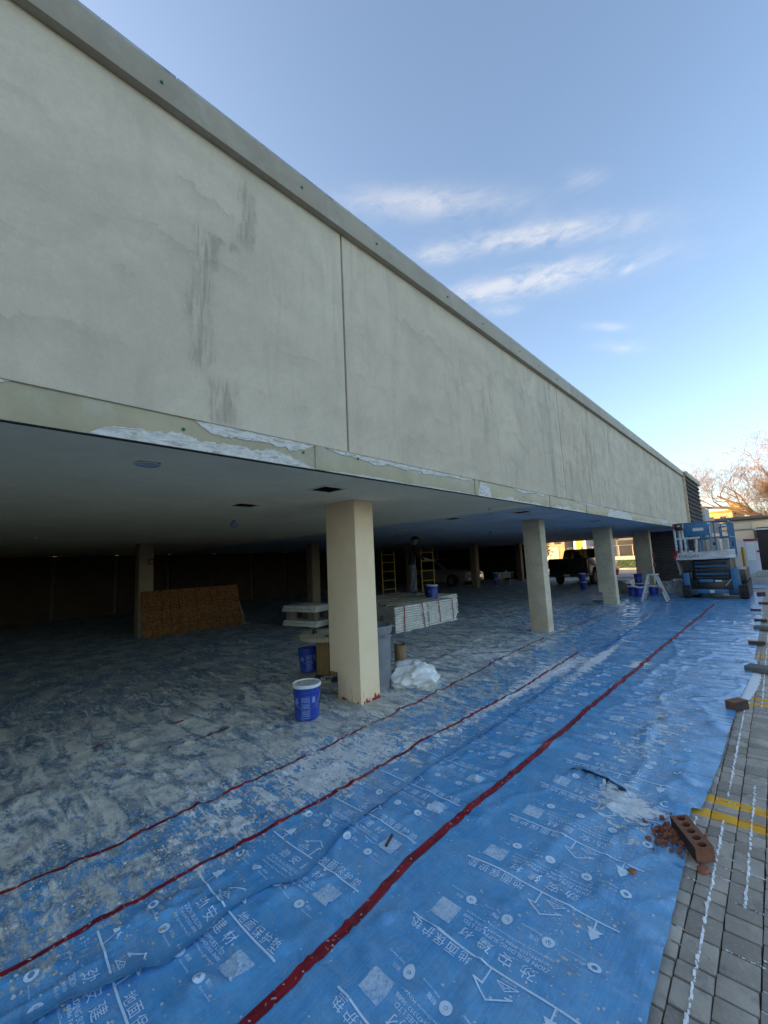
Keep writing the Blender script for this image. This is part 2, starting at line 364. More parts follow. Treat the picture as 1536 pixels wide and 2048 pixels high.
# green fixing plugs
M_PLUG = plain('green_plug', (.02, .20, .11), .4, 0, .1, 30, 0)
def plug(x, y, z, mat=M_PLUG, r=.011):
    part(MB().lathe([(0, -.012), (r*.8, -.012), (r, -.004), (r*.9, .008), (r*.4, .013), (0, .014)], 10).xf(Matrix.Translation((x, y, z)) @ Matrix.Rotation(R(90), 4, 'Y')), 'fixing_plug', mat, smooth=60)
for y in (.80, 1.93, 2.86, 4.13, 5.0, 6.15, 6.9, 7.7, 8.5, 9.6, 10.9, 12.3): plug(-2.628, y, 4.965, M_PLUG if y < 5 else M_COPING)
for y, z in ((1.00, 2.615), (1.94, 2.615), (2.55, 2.655), (3.45, 2.63), (4.9, 2.655), (5.3, 2.60), (6.0, 2.60)): plug(XW-.012, y, z, M_PLUG if y < 3 else M_PLASTER, .012)

# ---- soffit with real openings
holes = [(-3.32, 2.67, .27), (-4.73, 2.49, .27), (-4.55, 6.78, .30), (-3.27, 7.11, .30), (-3.27, 11.28, .30), (-8.2, 9.2, .3), (-5.0, 13.2, .3), (-3.21, .94, .14)]
xs = sorted({-20.6, XW-.0305} | {round(h[0]+k*h[2]/2, 4) for h in holes for k in (-1, 1)})
yy = sorted({YB, YE+4} | {6.5} | {round(h[1]+k*h[2]/2, 4) for h in holes for k in (-1, 1)})
cells = {False: MB(), True: MB()}
for xa, xb in zip(xs[:-1], xs[1:]):
    for ya, yb in zip(yy[:-1], yy[1:]):
        cx, cy_ = (xa+xb)/2, (ya+yb)/2
        if any(abs(cx-h[0]) < h[2]/2 and abs(cy_-h[1]) < h[2]/2 for h in holes): continue
        cells[cy_ > 6.5].add([(xa, ya, HC), (xb, ya, HC), (xb, yb, HC), (xa, yb, HC)], [(0, 1, 2, 3)])
part(cells[False], 'soffit_painted', M_CEIL); tag(bpy.data.objects['soffit_painted'], 'painted beige grey soffit')
part(cells[True], 'soffit_bare', M_CEIL2); tag(bpy.data.objects['soffit_bare'], 'bare bluish grey soffit not yet painted')
for h in holes[:-1]:
    a = h[2]/2; m = MB()
    z0, z1 = HC-.001, HC+.22; x0, x1, y0, y1 = h[0]-a, h[0]+a, h[1]-a, h[1]+a
    m.add([(x0, y0, z0), (x1, y0, z0), (x1, y1, z0), (x0, y1, z0), (x0, y0, z1), (x1, y0, z1), (x1, y1, z1), (x0, y1, z1)],
          [(0, 1, 5, 4), (1, 2, 6, 5), (2, 3, 7, 6), (3, 0, 4, 7), (4, 5, 6, 7)])
    part(m, 'light_opening', M_DARK)
    t_ = .012; g = MB()
    g.box(x0-t_, x1+t_, y0-t_, y0, HC-.010, HC-.001).box(x0-t_, x1+t_, y1, y1+t_, HC-.010, HC-.001).box(x0-t_, x0, y0, y1, HC-.010, HC-.001).box(x1, x1+t_, y0, y1, HC-.010, HC-.001)
    part(g, 'opening_frame', M_CEIL)
M_WHITE = plain('white_plastic', (.62, .62, .60), .45, 0, .06, 9, .05, 60)
M_BLUEISH = plain('grey_blue_plastic', (.22, .27, .40), .4, 0, .06, 9, .05)
h = holes[-1]
part(MB().lathe([(.058, .10), (.058, 0), (.085, -.004), (.086, -.010), (.075, -.012)], 24, (h[0], h[1], HC)).lathe([(0, .02), (.058, .05)], 24, (h[0], h[1], HC))
     .add([(h[0]-.072, h[1]-.072, HC+.0), (h[0]-.04, h[1]-.072, HC), (h[0]-.072, h[1]-.04, HC)], [(0, 1, 2)]), 'round_downlight', M_WHITE, smooth=40)
for (x, y) in ((-6.38, 3.17), (-6.29, 11.41)):
    part(MB().lathe([(0, -.12), (.035, -.115), (.06, -.08), (.065, -.04), (.03, -.03), (.03, 0)], 16, (x, y, HC)), 'ceiling_camera', M_BLUEISH, smooth=50)
for (x, y) in ((-10.2, 1.1), (-9.4, 6.2), (-9.9, 13.5), (-5.2, 11.8), (-3.3, 6.0)):
    part(MB().lathe([(0, -.05), (.03, -.045), (.034, -.02), (.012, -.018), (.012, 0)], 10, (x, y, HC)), 'sprinkler_head', M_WHITE, smooth=50)
# roof
part(MB().box(-20.7, XW-.23, YB, YE-.02, HC+.25, 4.95).box(-20.7, -4.95, YE-.019, 28.3, HC+.45, 4.95), 'roof_mass', M_JOINT)

# ---- columns
def column(x0, x1, y0, y1, mat, notch=0, nz=.35, sheath=True, top=HC-.001, parent=None):
    m = MB()
    if notch:
        m.prism([(x0+notch, .012), (x1, .012), (x1, top), (x0, top), (x0, nz), (x0+notch, nz)], 'y', y0, y1)
    else: m.box(x0, x1, y0, y1, .012, top)
    return part(m, 'column', mat, bevel=.008)
c1 = column(-4.28, -3.715, 3.40, 3.72, M_COL, .145, .352); c1['label'] = 'nearest column, finished in smooth cream render with a notch at its foot'
column(-4.115, -3.72, 8.90, 9.19, M_COLRAW); column(-4.27, -3.765, 14.35, 14.65, M_COLRAW, .11, .40); column(-4.32, -3.75, 19.80, 20.1, M_COLRAW)
for k in (-1, -2): column(-4.28, -3.72, 3.40+5.45*k, 3.72+5.45*k, M_COLRAW)
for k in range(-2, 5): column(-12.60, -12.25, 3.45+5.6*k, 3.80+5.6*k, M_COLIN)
# torn red tape round the feet and at the corners of the columns
def torn(x0, y0, x1, y1, za, zb, seed, n=26, off=.0022, gaps=.15):
    d = Vector((x1-x0, y1-y0, 0)); nrm = Vector((d.y, -d.x, 0)).normalized()
    m = MB(); prev = None
    for i in range(n+1):
        p = Vector((x0, y0, 0)) + d*(i/n) + nrm*(off+.0015*mnoise.noise(Vector((i*.9, seed, 0))))
        a = za + .006*mnoise.noise(Vector((i*.7, seed, 2))); b = zb + (zb-za)*.9*mnoise.fractal(Vector((i*.21, seed, 5)), 1, 2, 3)
        k = (mnoise.fractal(Vector((i*.16, seed, 8)), 1, 2, 3) > -gaps) and b-a > .004
        cur = ((p.x, p.y, a), (p.x, p.y, b)) if k else None
        if prev and cur: m.add([prev[0], cur[0], cur[1], prev[1]], [(0, 1, 2, 3)])
        prev = cur
    part(m, 'torn_tape', M_RED)
torn(-4.10, 3.40, -3.715, 3.40, .050, .078, 1, 60, .0022, .0); torn(-3.715, 3.40, -3.715, 3.72, .046, .082, 2, 44, .0022, .12)
torn(-3.715, 3.62, -3.715, 3.72, .04, .10, 4, 16); torn(-4.15, 14.35, -3.765, 14.35, .012, .03, 3)
for (x, y, z) in ((-3.762, 14.64, 1.02), (-3.747, 20.09, 1.42), (-3.747, 20.09, 1.05)):
    m = MB()
    for i in range(5):
        m.tube([(x+.012+.03*math.sin(a*.9+i), y-.03+.05*math.cos(a), z+.08*math.sin(a)) for a in [k*.8+i*.4 for k in range(9)]], .012, 5)
    part(m, 'tape_knot', M_RED, smooth=60)
# skirt of dried render at the foot of the nearest column
M_SCREED = plain('dried_render', (.46, .43, .34), .95, 0, .12, 12, .6, 60, ((.36, .35, .30), .5))
m = MB(); cx, cy_ = -3.94, 3.56; ring = []
for k, (gr, z) in enumerate(((0, .05), (.02, .045), (.09, .021), (.20, .0135), (.30, .010))):
    for i in range(48):
        a = 2*math.pi*i/48; dx, dy = math.cos(a), math.sin(a)
        s_ = min(.215/max(abs(dx), 1e-6), .165/max(abs(dy), 1e-6)); w_ = 1+.55*mnoise.fractal(Vector((dx*1.7, dy*1.7, 1)), 1, 2, 4)
        ring.append((cx+dx*(s_+gr*w_), cy_+dy*(s_+gr*w_), z))
m.add(ring, [(k*48+i, k*48+(i+1) % 48, (k+1)*48+(i+1) % 48, (k+1)*48+i) for k in range(4) for i in range(48)])
part(m, 'render_skirt', M_SCREED, smooth=70)

# ---- rear wall, far wall, brick end block
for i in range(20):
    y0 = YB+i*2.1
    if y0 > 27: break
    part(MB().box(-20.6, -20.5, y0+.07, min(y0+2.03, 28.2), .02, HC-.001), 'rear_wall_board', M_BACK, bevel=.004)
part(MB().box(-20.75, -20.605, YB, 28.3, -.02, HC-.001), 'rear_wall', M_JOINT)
part(MB().box(-20.5, -12.2, 28.0, 28.25, -.02, 2.8), 'far_wall', M_BACK)
part(MB().box(-12.2, -4.9, 28.0, 28.25, 2.44, 2.95), 'far_header', M_COLRAW)
part(MB().box(-20.6, -12.08, YE+4, 28.3, 2.44, 2.9).box(-12.08, -4.9, YE+3.99, 28.0, 2.485, 2.9), 'far_soffit', M_CEIL2)
part(MB().box(-20.6, -3.0, YB-.2, YB-.01, -.02, 5.0), 'near_end_wall', M_COLRAW)
M_BRICK = plain('dark_brown_brick', (.070, .052, .045), .85, 0, .35, 5, .5, 70, ((.13, .11, .10), .5))
M_MORTAR = plain('grey_mortar', (.20, .19, .18), .95, 0, .15, 20, .3, 80)
part(MB().box(-4.92, -2.625, YE+.115, 26.9, -.02, 4.86), 'brick_block_core', M_MORTAR)
br = MB(); H_, L_ = .0675, .215
for c in range(71):
    z0 = .01+c*H_; off = (c % 2)*L_/2
    for k in range(-1, 12):
        a = -4.95+off+k*L_; a0, a1 = max(a, -4.93), min(a+L_-.011, -2.612)
        if a1-a0 > .03: br.box(a0, a1, YE+.10+.004*random.random(), YE+.118, z0, z0+H_-.012)
    for k in range(-1, 22):
        a = YE+.1+off+k*L_; a0, a1 = max(a, YE+.12), min(a+L_-.011, 26.9)
        if a1-a0 > .03:
            pr = .045 if c % 3 == 0 else 0          # every third course stands proud
            br.box(-2.64, -2.612+pr+.004*random.random(), a0, a1, z0, z0+H_-.012)
o = part(br, 'brick_courses', M_BRICK); o['kind'] = 'stuff'
part(MB().box(-5.0, -2.52, YE+.09, 27.0, 4.87, 5.10), 'brick_block_coping', M_COPING, bevel=.008)
part(MB().box(-2.72, -2.60, YE-.0, YE+.085, 2.50, 4.85), 'corner_strip', M_COLRAW, bevel=.006)

# ---- ground, paving, road
def sheet(name, x0, x1, y0, y1, z, mat, label=None):
    o = MB().add([(x0, y0, z), (x1, y0, z), (x1, y1, z), (x0, y1, z)], [(0, 1, 2, 3)]).build(name, mat); o['kind'] = 'structure'; return o
def asphalt(name, col):
    t = NT(name); v = t.co(); n = t.noise(v, 1.2, 6, .6); f = t.noise(v, 60, 4, .7)
    c = t.mix(t.ramp(n, .3, .7), tuple(q*.75 for q in col), tuple(q*1.25 for q in col)); c = t.mix(t.ramp(f, .35, .7, 0, .5), c, tuple(q*1.7 for q in col))
    t.bump(f, .5, .01); return t.set(c, .85)
M_ASPH = asphalt('asphalt', (.055, .055, .058)); M_ROAD = asphalt('grey_road', (.13, .135, .145))
sheet('ground', -900, 900, -900, 1500, -.075, M_ASPH)
sheet('paving_bed', -21, 8, YB-1, 29.5, -.052, M_MORTAR)
sheet('road', -120, 60, 30.2, 42.4, -.048, M_ROAD)
M_CONC = plain('pale_concrete', (.42, .41, .38), .85, 0, .12, 2.5, .3, 50, ((.28, .27, .25), .5))
kb = MB()
for k in range(-14, 8): kb.box(k*3.0+.01, k*3.0+2.99, 42.4, 42.75, -.07, .10)
o = kb.build('kerb', M_CONC, bevel=.02); o['kind'] = 'structure'
t = NT('lawn'); v = t.co(); c = t.mix(t.ramp(t.noise(v, 2.0, 6, .7), .35, .65), (.030, .075, .018), (.085, .13, .03)); t.bump(t.noise(v, 40, 4, .7), .8, .05); M_LAWN = t.set(c, .9)
m = MB(); nx, ny = 60, 14
m.add([(-60+i*1.5, 42.76+j*.8, .08+.045*j*.8+.03*mnoise.noise(Vector((i*.7, j*.9, 0)))) for j in range(ny+1) for i in range(nx+1)],
      [(j*(nx+1)+i, j*(nx+1)+i+1, (j+1)*(nx+1)+i+1, (j+1)*(nx+1)+i) for j in range(ny) for i in range(nx)])
o = m.build('lawn', M_LAWN, smooth=60); o['kind'] = 'structure'
# grass blades on the verge, for an uneven top
m = MB()
for i in range(2600):
    x, y = random.uniform(-17, -6), random.uniform(42.8, 53.5); z = .08+.045*(y-42.76); hh = random.uniform(.04, .13); a = random.uniform(0, 6.28); dx, dy = math.cos(a)*.05, math.sin(a)*.05
    m.add([(x-dx, y-dy, z-.02), (x+dx, y+dy, z-.02), (x+random.uniform(-.05, .05), y+random.uniform(-.05, .05), z+hh)], [(0, 1, 2)])
o = m.build('verge_grass', M_LAWN); tag(o, 'short green grass on the verge beyond the road', 'grass', kind='stuff')
M_WALK = plain('sidewalk_concrete', (.33, .33, .32), .9, 0, .1, 1.5, .2, 40)
sheet('sidewalk', -120, 60, 54.0, 60, .60, M_WALK)

# ---- pavers: the largest in view one by one, the rest as one field
t = NT('paver'); v = t.co(); g = t.n('ShaderNodeNewGeometry'); p3 = t.sep(g.outputs['Position'])
oi = t.n('ShaderNodeObjectInfo'); rnd = oi.outputs['Random']
gp = t.n('ShaderNodeMapping'); t.t.links.new(g.outputs['Position'], gp.inputs[0]); gv = gp.outputs[0]
n1 = t.noise(gv, 3.3, 6, .65); n2 = t.noise(gv, 55, 4, .7); n3 = t.noise(gv, 9, 4, .6)
c = t.mix(t.ramp(n1, .3, .7), (.38, .325, .265), (.58, .49, .40)); c = t.mix(t.math('MULTIPLY', rnd, .75), c, (.25, .205, .165))
c = t.mix(t.ramp(n2, .5, .75, 0, .5), c, (.55, .51, .45)); c = t.mix(t.ramp(n3, .56, .68, 0, .45), c, (.20, .187, .165))
lines = None
for a, b in ((3.395, 3.50), (3.605, 3.71), (5.98, 6.08), (6.19, 6.29), (8.56, 8.66), (8.77, 8.87), (11.1, 11.2), (11.32, 11.42)):
    q = t.math('MULTIPLY', t.math('GREATER_THAN', p3[1], a), t.math('LESS_THAN', p3[1], b)); lines = q if lines is None else t.math('ADD', lines, q)
wear = t.ramp(t.math('ADD', t.math('MULTIPLY', n2, .5), t.math('MULTIPLY', n3, .5)), .34, .45)
paint = t.mix(t.ramp(n1, .35, .65), (.86, .36, .02), (.92, .47, .045))
c = t.mix(t.math('MULTIPLY', lines, t.math('MULTIPLY', wear, .95)), c, paint)
t.bump(t.math('ADD', t.math('MULTIPLY', n2, .6), t.math('MULTIPLY', n3, .6)), .7, .006)
M_PAVER = t.set(c, .88, 0, .3)
pav = empty('paving', (0, 0, 0)); pav['kind'] = 'structure'
def paver_mesh(w, l, seed):
    m = MB(); m.box(-w/2, w/2, -l/2, l/2, -.05, 0)
    me = m.mesh('paver', M_PAVER, bevel=.0055)
    for vv in me.vertices:
        vv.co += Vector((mnoise.noise(Vector(vv.co)*31+Vector((seed, 0, 0))), mnoise.noise(Vector(vv.co)*33+Vector((0, seed, 0))), .5*mnoise.noise(Vector(vv.co)*35+Vector((0, 0, seed)))))*.0035
    return me
LENS = (.085, .105, .128, .15); PM = {l: [paver_mesh(.126, l, k*3.7+l*50) for k in range(3)] for l in LENS}
field = MB(); npv = 0; CROSS = []; rows = [(-.695+.1305*i) for i in range(-2, 52)]
for ri, xc in enumerate(rows):
    y = -2.5+random.random()*.1
    while y < 29:
        l = random.choice(LENS); yc = y+l/2
        near = (-.75 < xc < -.02) and (1.75 < yc < 9.0) and npv < 298
        if near:
            o = obj('paver', random.choice(PM[l]), pav, (xc, yc, random.uniform(-.003, .002))); o.rotation_euler = (random.uniform(-.025, .025), random.uniform(-.025, .025), random.choice((0, math.pi))+random.uniform(-.02, .02)); npv += 1
        elif yc < 14 or xc < 1.2:
            zt = random.uniform(-.004, .001); field.box(xc-.063, xc+.063, y+.004, y+l-.004, -.05, zt)
        if -.75 < xc < .1 and 1.7 < y < 11: CROSS.append((xc-.063, xc+.063, y-.005))
        y += l+.010
o = field.build('paver_field', M_PAVER, pav); o['kind'] = 'stuff'
sheet('far_paving', -.9, 8, 14.0, 29.5, -.030, M_ROAD)

# ================================================================== FLOOR PROTECTION MATS
def _hash(ix, iy, s):
    n = (ix.astype(np.int64)*374761393 + iy.astype(np.int64)*668265263 + s*1442695041) & 0xffffffff
    n = ((n ^ (n >> 13))*1274126177) & 0xffffffff
    return ((n ^ (n >> 16)) & 0xffff)/65535.0
def vnoise(x, y, s=0):
    ix, iy = np.floor(x), np.floor(y); fx, fy = x-ix, y-iy
    fx = fx*fx*(3-2*fx); fy = fy*fy*(3-2*fy)
    a, b, c, d = _hash(ix, iy, s), _hash(ix+1, iy, s), _hash(ix, iy+1, s), _hash(ix+1, iy+1, s)
    return (a*(1-fx)+b*fx)*(1-fy) + (c*(1-fx)+d*fx)*fy
def fbm(x, y, s=0, o=4):
    v = 0; a = .5; t = 0
    for k in range(o): v = v+a*vnoise(x*2**k, y*2**k, s+k*17); t += a; a *= .5
    return v/t
FOLD_Y = np.array([-3, .0, .36, .61, .73, 1.16, 1.41, 1.85, 3.06, 3.88, 5.29, 8.93, 13, 24])
FOLD_X = np.array([-2.3, -2.28, -2.23, -2.14, -2.09, -2.16, -2.05, -2.17, -2.24, -2.20, -2.26, -2.37, -2.5, -2.6])
def fold_x(y): return np.interp(y, FOLD_Y, FOLD_X)
def height(x, y):
    x = np.asarray(x, float); y = np.asarray(y, float)
    h = .006 + .010*fbm(x*1.1, y*1.3, 3) + .006*fbm(x*1.6, y*8.5, 9, 3) + .011*np.clip((y-2.2)/2.5, 0, 1)*np.clip((1-np.abs(2*fbm(x*.9+.2*y, y*7.0, 13, 3)-1)-.6)/.4, 0, 1)**1.5
    r = 1-np.abs(2*fbm(x*.9+.5*y, y*2.6-.35*x, 21, 3)-1); h = h + .014*np.clip((r-.86)/.14, 0, 1)**2
    r2 = 1-np.abs(2*fbm(x*2.3-.8*y, y*1.0+.9*x, 33, 3)-1); h = h + .010*np.clip((r2-.90)/.10, 0, 1)**2*(x > -3.2)
    inn = np.clip((-x-2.4)/.8, 0, 1); r3 = 1-np.abs(2*fbm(x*1.4+.4*y, y*3.4-.5*x, 41, 4)-1); r4 = 1-np.abs(2*fbm(x*3.1-1.1*y, y*4.2+1.3*x, 47, 3)-1)
    h = h + inn*(.020*np.clip((r3-.72)/.28, 0, 1)**1.6 + .010*np.clip((r4-.78)/.22, 0, 1)**1.6)
    r5 = 1-np.abs(2*fbm(x*.55+3, y*.35+.25*x, 57, 3)-1); h = h + .012*np.clip((r5-.93)/.07, 0, 1)**2
    # torn lip on the outer strip and the long crease beside it
    def lip(p, q, hh, w):
        d = np.array(q)-np.array(p); L = np.hypot(*d); t = ((x-p[0])*d[0]+(y-p[1])*d[1])/L**2; s = ((x-p[0])*-d[1]+(y-p[1])*d[0])/L
        return np.where((s > 0) & (t > 0) & (t < 1), hh*np.exp(-s/w)*np.sin(np.clip(t, 0, 1)*np.pi)**.6, 0)
    h = h + lip((-1.37, 3.40), (-.95, 3.33), .040, .10) + lip((-1.00, 4.05), (-1.02, 4.85), .014, .06) + lip((-.74, 3.34), (-.56, 3.36), .03, .06)
    return h
def sstep(v, a, b): return np.clip((v-a)/(b-a), 0, 1)**2*(3-2*np.clip((v-a)/(b-a), 0, 1))
def blob(x, y, cx, cy, rx, ry, a=1, th=0):
    c, s = math.cos(th), math.sin(th); u, v = (x-cx)*c+(y-cy)*s, -(x-cx)*s+(y-cy)*c
    return a*np.exp(-((u/rx)**2+(v/ry)**2))
def dust_shade_fields(x, y):
    nearness = 1-sstep(y, 6, 11)
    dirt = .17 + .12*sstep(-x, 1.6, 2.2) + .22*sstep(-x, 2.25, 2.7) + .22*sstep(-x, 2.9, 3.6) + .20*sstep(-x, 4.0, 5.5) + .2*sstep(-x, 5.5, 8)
    dirt = dirt*(1-.35*sstep(y, 6, 12)*(x > -6)) - .10*blob(x, y, -2.3, 1.4, .5, 1.0) + .12*(fbm(x*.8, y*.6, 51)-.5)
    dirt = dirt + blob(x, y, -2.75, 1.0, .25, .9, .14) + .10*sstep(y, 3.4, 7)*(x > -1.64)
    w = blob(x, y, -3.1, 2.3, .55, .8, .40, .2) + blob(x, y, -2.95, 1.2, .5, .4, .30) + blob(x, y, -2.72, 3.2, .35, .9, .30) + blob(x, y, -2.52, 4.9, .16, 1.5, .60) + blob(x, y, -2.75, 2.1, .25, .3, .25)
    w = w + blob(x, y, -3.75, 6.55, .75, .45, .62, .35) + blob(x, y, -3.4, 6.05, .45, .3, .25) + blob(x, y, -2.45, 6.7, .25, 1.0, .45)
    w = w + blob(x, y, -1.68, 7.06, .16, .34, .62) + blob(x, y, fold_x(y)+.10, 7.3, .09, 1.9, .62) + blob(x, y, -2.1, 5.3, .1, .5, .3)
    w = w + blob(x, y, -.93, 3.18, .20, .16, .48) + blob(x, y, -.86, 3.0, .2, .5, .22) + blob(x, y, -.98, 4.5, .30, 1.4, .34) + blob(x, y, -1.4, 6.5, .3, 2.5, .14) + blob(x, y, -.80, 2.2, .10, .6, .20) + blob(x, y, -1.0, 7.5, .35, 2.4, .20) + blob(x, y, -2.62, .9, .2, .9, .18)
    w = w + blob(x, y, -2.95, 2.75, .5, .35, .16, .5) + blob(x, y, -3.35, 1.6, .5, .5, .18) + blob(x, y, -2.75, 6.0, .3, .9, .22) + blob(x, y, -1.95, 3.0, .2, 1.2, .06)
    w = w + blob(x, y, -3.9, 3.2, .4, .4, .15) + .05*sstep(-x, 2.3, 3.0)*nearness - .25*sstep(-x, 5.2, 7) + blob(x, y, -4.2, 9.5, 1.2, 1.5, .05)
    dark = sstep(-x, 4.6, 8.0)*.75 + .45*sstep(-x, 8, 13) + .25*(fbm(x*.5, y*.4, 91)-.5)  # light falloff painted into the mats: colour shifts to slate toward the rear
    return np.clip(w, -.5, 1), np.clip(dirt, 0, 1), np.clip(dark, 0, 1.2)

t = NT('protective_film'); v = t.co(); x3 = t.sep(v)
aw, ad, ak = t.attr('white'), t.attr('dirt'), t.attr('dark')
n_big = t.noise(v, 2.3, 5, .62, .3); n_mid = t.noise(v, 7.0, 8, .70, .9); n_str = t.noise(t.co(scale=(2.4, 8, 1), rot=(0, 0, .25)), 2.6, 8, .70, 1.1)
n_fine = t.noise(v, 38, 6, .75); n_grain = t.noise(v, 170, 3, .6)
weave = t.noise(t.co(scale=(60, 2.2, 1)), 2, 4, .6)
blue = t.mix(t.ramp(weave, .3, .7), (.022, .290, .60), (.050, .400, .74))
blue = t.mix(t.ramp(n_big, .35, .65, 0, .6), blue, (.10, .46, .78))
haze_f = t.math('MULTIPLY', t.ramp(n_mid, .38, .66), t.math('ADD', .12, t.math('MULTIPLY', ad, .75)), clamp=True)
c = t.mix(haze_f, blue, (.36, .50, .60))
# dried mud and dust film: mottled slate to pale clay, rear light falloff painted in
dm = t.math('ADD', t.math('MULTIPLY', n_mid, .40), t.math('ADD', t.math('MULTIPLY', n_str, .38), t.math('MULTIPLY', n_fine, .22)))
thr = t.math('SUBTRACT', .695, t.math('MULTIPLY', ad, .37))
dmask = t.ramp(t.math('SUBTRACT', dm, thr), -.035, .06)
mot = t.math('ADD', t.math('MULTIPLY', t.noise(t.co(scale=(1.3, 4.2, 1), rot=(0, 0, -.25), loc=(3, 7, 0)), 1.6, 9, .72, .9), .70), t.math('MULTIPLY', t.noise(v, 15, 8, .78, .6), .30))
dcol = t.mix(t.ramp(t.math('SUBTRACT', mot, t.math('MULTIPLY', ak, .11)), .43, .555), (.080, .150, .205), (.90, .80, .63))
dcol = t.mix(t.ramp(n_big, .42, .62, 0, .55), dcol, (.56, .49, .38))
dcol = t.mix(t.math('MULTIPLY', t.ramp(n_fine, .50, .66), .75), dcol, (.90, .86, .75))
c = t.mix(t.math('MULTIPLY', dmask, t.ramp(n_grain, .2, .8, .80, 1)), c, dcol)
# dark scuffs
c = t.mix(t.math('MULTIPLY', t.ramp(t.noise(t.co(scale=(1, 2.4, 1), loc=(4, 2, 0)), 3.6, 8, .74, .8), .57, .68), t.math('MULTIPLY', ad, .85)), c, (.075, .10, .115))
# white plaster
wm = t.math('ADD', t.math('MULTIPLY', n_mid, .36), t.math('ADD', t.math('MULTIPLY', n_str, .48), t.math('MULTIPLY', n_fine, .16)))
wthr = t.math('SUBTRACT', .628, t.math('MULTIPLY', aw, .29))
wmask = t.ramp(t.math('SUBTRACT', wm, wthr), -.004, .018)
wcol = t.mix(t.ramp(n_fine, .35, .65), (.70, .70, .68), (.88, .87, .85))
c = t.mix(t.math('MULTIPLY', wmask, .94), c, wcol)
# specks
sp = t.n('ShaderNodeTexVoronoi', feature='F1'); t.t.links.new(v, sp.inputs[0]); sp.inputs['Scale'].default_value = 36
spc = t.sep(sp.outputs['Color']); keep = t.math('LESS_THAN', spc[0], t.math('ADD', .17, t.math('ADD', t.math('MULTIPLY', aw, .6), t.math('MULTIPLY', ad, .35))))
rad = t.math('MULTIPLY', spc[1], .24); sm = t.math('MULTIPLY', keep, t.math('LESS_THAN', t.math('ADD', sp.outputs['Distance'], t.math('MULTIPLY', t.math('SUBTRACT', n_grain, .5), .3)), rad))
c = t.mix(t.math('MULTIPLY', sm, t.math('ADD', .35, t.math('MULTIPLY', spc[2], .6))), c, (.84, .82, .75))
hgt = t.math('ADD', t.math('MULTIPLY', wmask, .6), t.math('ADD', t.math('MULTIPLY', dmask, .25), t.math('ADD', t.math('MULTIPLY', n_fine, .35), t.math('ADD', t.math('MULTIPLY', sm, .6), t.math('MULTIPLY', n_str, 1.5)))))
t.bump(hgt, .75, .012)
ro = t.math('ADD', .17, t.math('MULTIPLY', dmask, .50)); ro = t.math('MAXIMUM', ro, t.math('MULTIPLY', wmask, .85)); ro = t.math('ADD', ro, t.math('MULTIPLY', n_mid, .14))
M_FILM = t.set(c, ro, 0, .6)
t.put(t.math('MULTIPLY', t.math('SUBTRACT', 1, t.math('MAXIMUM', dmask, wmask)), .75), t.b.inputs['Coat Weight']); t.put(t.ramp(n_mid, .3, .7, .10, .30), t.b.inputs['Coat Roughness'])

def ribbon_mesh(name, xl, xr, ys_, nx, zfun, mat, fields=True):
    Y = np.asarray(ys_); L = np.asarray(xl(Y)); Rr = np.asarray(xr(Y)); n = len(Y)
    u = np.linspace(0, 1, nx+1); X = L[:, None]*(1-u)+Rr[:, None]*u; YY = np.repeat(Y[:, None], nx+1, 1)
    Z = zfun(X, YY)
    V = np.stack([X, YY, Z], -1).reshape(-1, 3)
    I = np.arange(n*(nx+1)).reshape(n, nx+1)
    Fq = np.stack([I[:-1, :-1], I[:-1, 1:], I[1:, 1:], I[1:, :-1]], -1).reshape(-1, 4)
    me = bpy.data.meshes.new(name); me.from_pydata(V.tolist(), [], Fq.tolist()); me.materials.append(mat)
    me.polygons.foreach_set('use_smooth', [True]*len(me.polygons))
    if fields:
        w, d, dk = dust_shade_fields(V[:, 0], V[:, 1])
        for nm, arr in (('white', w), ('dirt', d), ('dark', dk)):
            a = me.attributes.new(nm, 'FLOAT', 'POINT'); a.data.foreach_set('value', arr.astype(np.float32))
    me.update(); return me
def yrows(y0, y1, fine=.025):
    out = [y0]
    while out[-1] < y1:
        y = out[-1]; out.append(min(y1, y+(fine if y < 6.5 else fine*2 if y < 12 else fine*5)))
    return out
def wob(base, amp, seed, ys_=None): return lambda y: base + amp*(fbm(np.asarray(y)*.55, np.zeros_like(np.asarray(y, float))+seed, seed)-.5)*2
EDGE_Y = np.array([-3, 1.83, 2.81, 3.22, 3.395, 3.40, 3.42, 4.24, 6.11, 7.34, 9.54, 13.1, 20])
EDGE_X = np.array([-.50, -.53, -.55, -.595, -.59, -.585, -.545, -.51, -.48, -.425, -.42, -.43, -.5])
TA = lambda y: np.interp(np.asarray(y, float), [-3, .87, 1.38, 1.88, 3.13, 5.97, 15.4, 24], [-1.6, -1.63, -1.645, -1.69, -1.68, -1.645, -1.49, -1.4]) + .006*np.sin(np.asarray(y)*2.1)
TB = lambda y: np.interp(np.asarray(y, float), [-3, .24, .92, 1.91, 3.3, 4.99, 7.3, 12, 24], [-2.6, -2.6, -2.59, -2.565, -2.585, -2.53, -2.62, -2.62, -2.6])
TC = lambda y: np.interp(np.asarray(y, float), [-3, .28, 1.0, 2.41, 4.08, 6.0, 7.67, 12, 24], [-3.21, -3.21, -3.19, -3.22, -3.31, -3.45, -3.57, -3.55, -3.5])
TD = lambda y: -4.43 + .02*np.sin(np.asarray(y, float)*1.3)
TE = lambda y: -5.04 + .03*np.sin(np.asarray(y, float)*.9)
edge = lambda y: np.interp(np.asarray(y, float), EDGE_Y, EDGE_X) + .008*(fbm(np.asarray(y, float)*2.2, np.zeros_like(np.asarray(y, float)), 5)-.5)
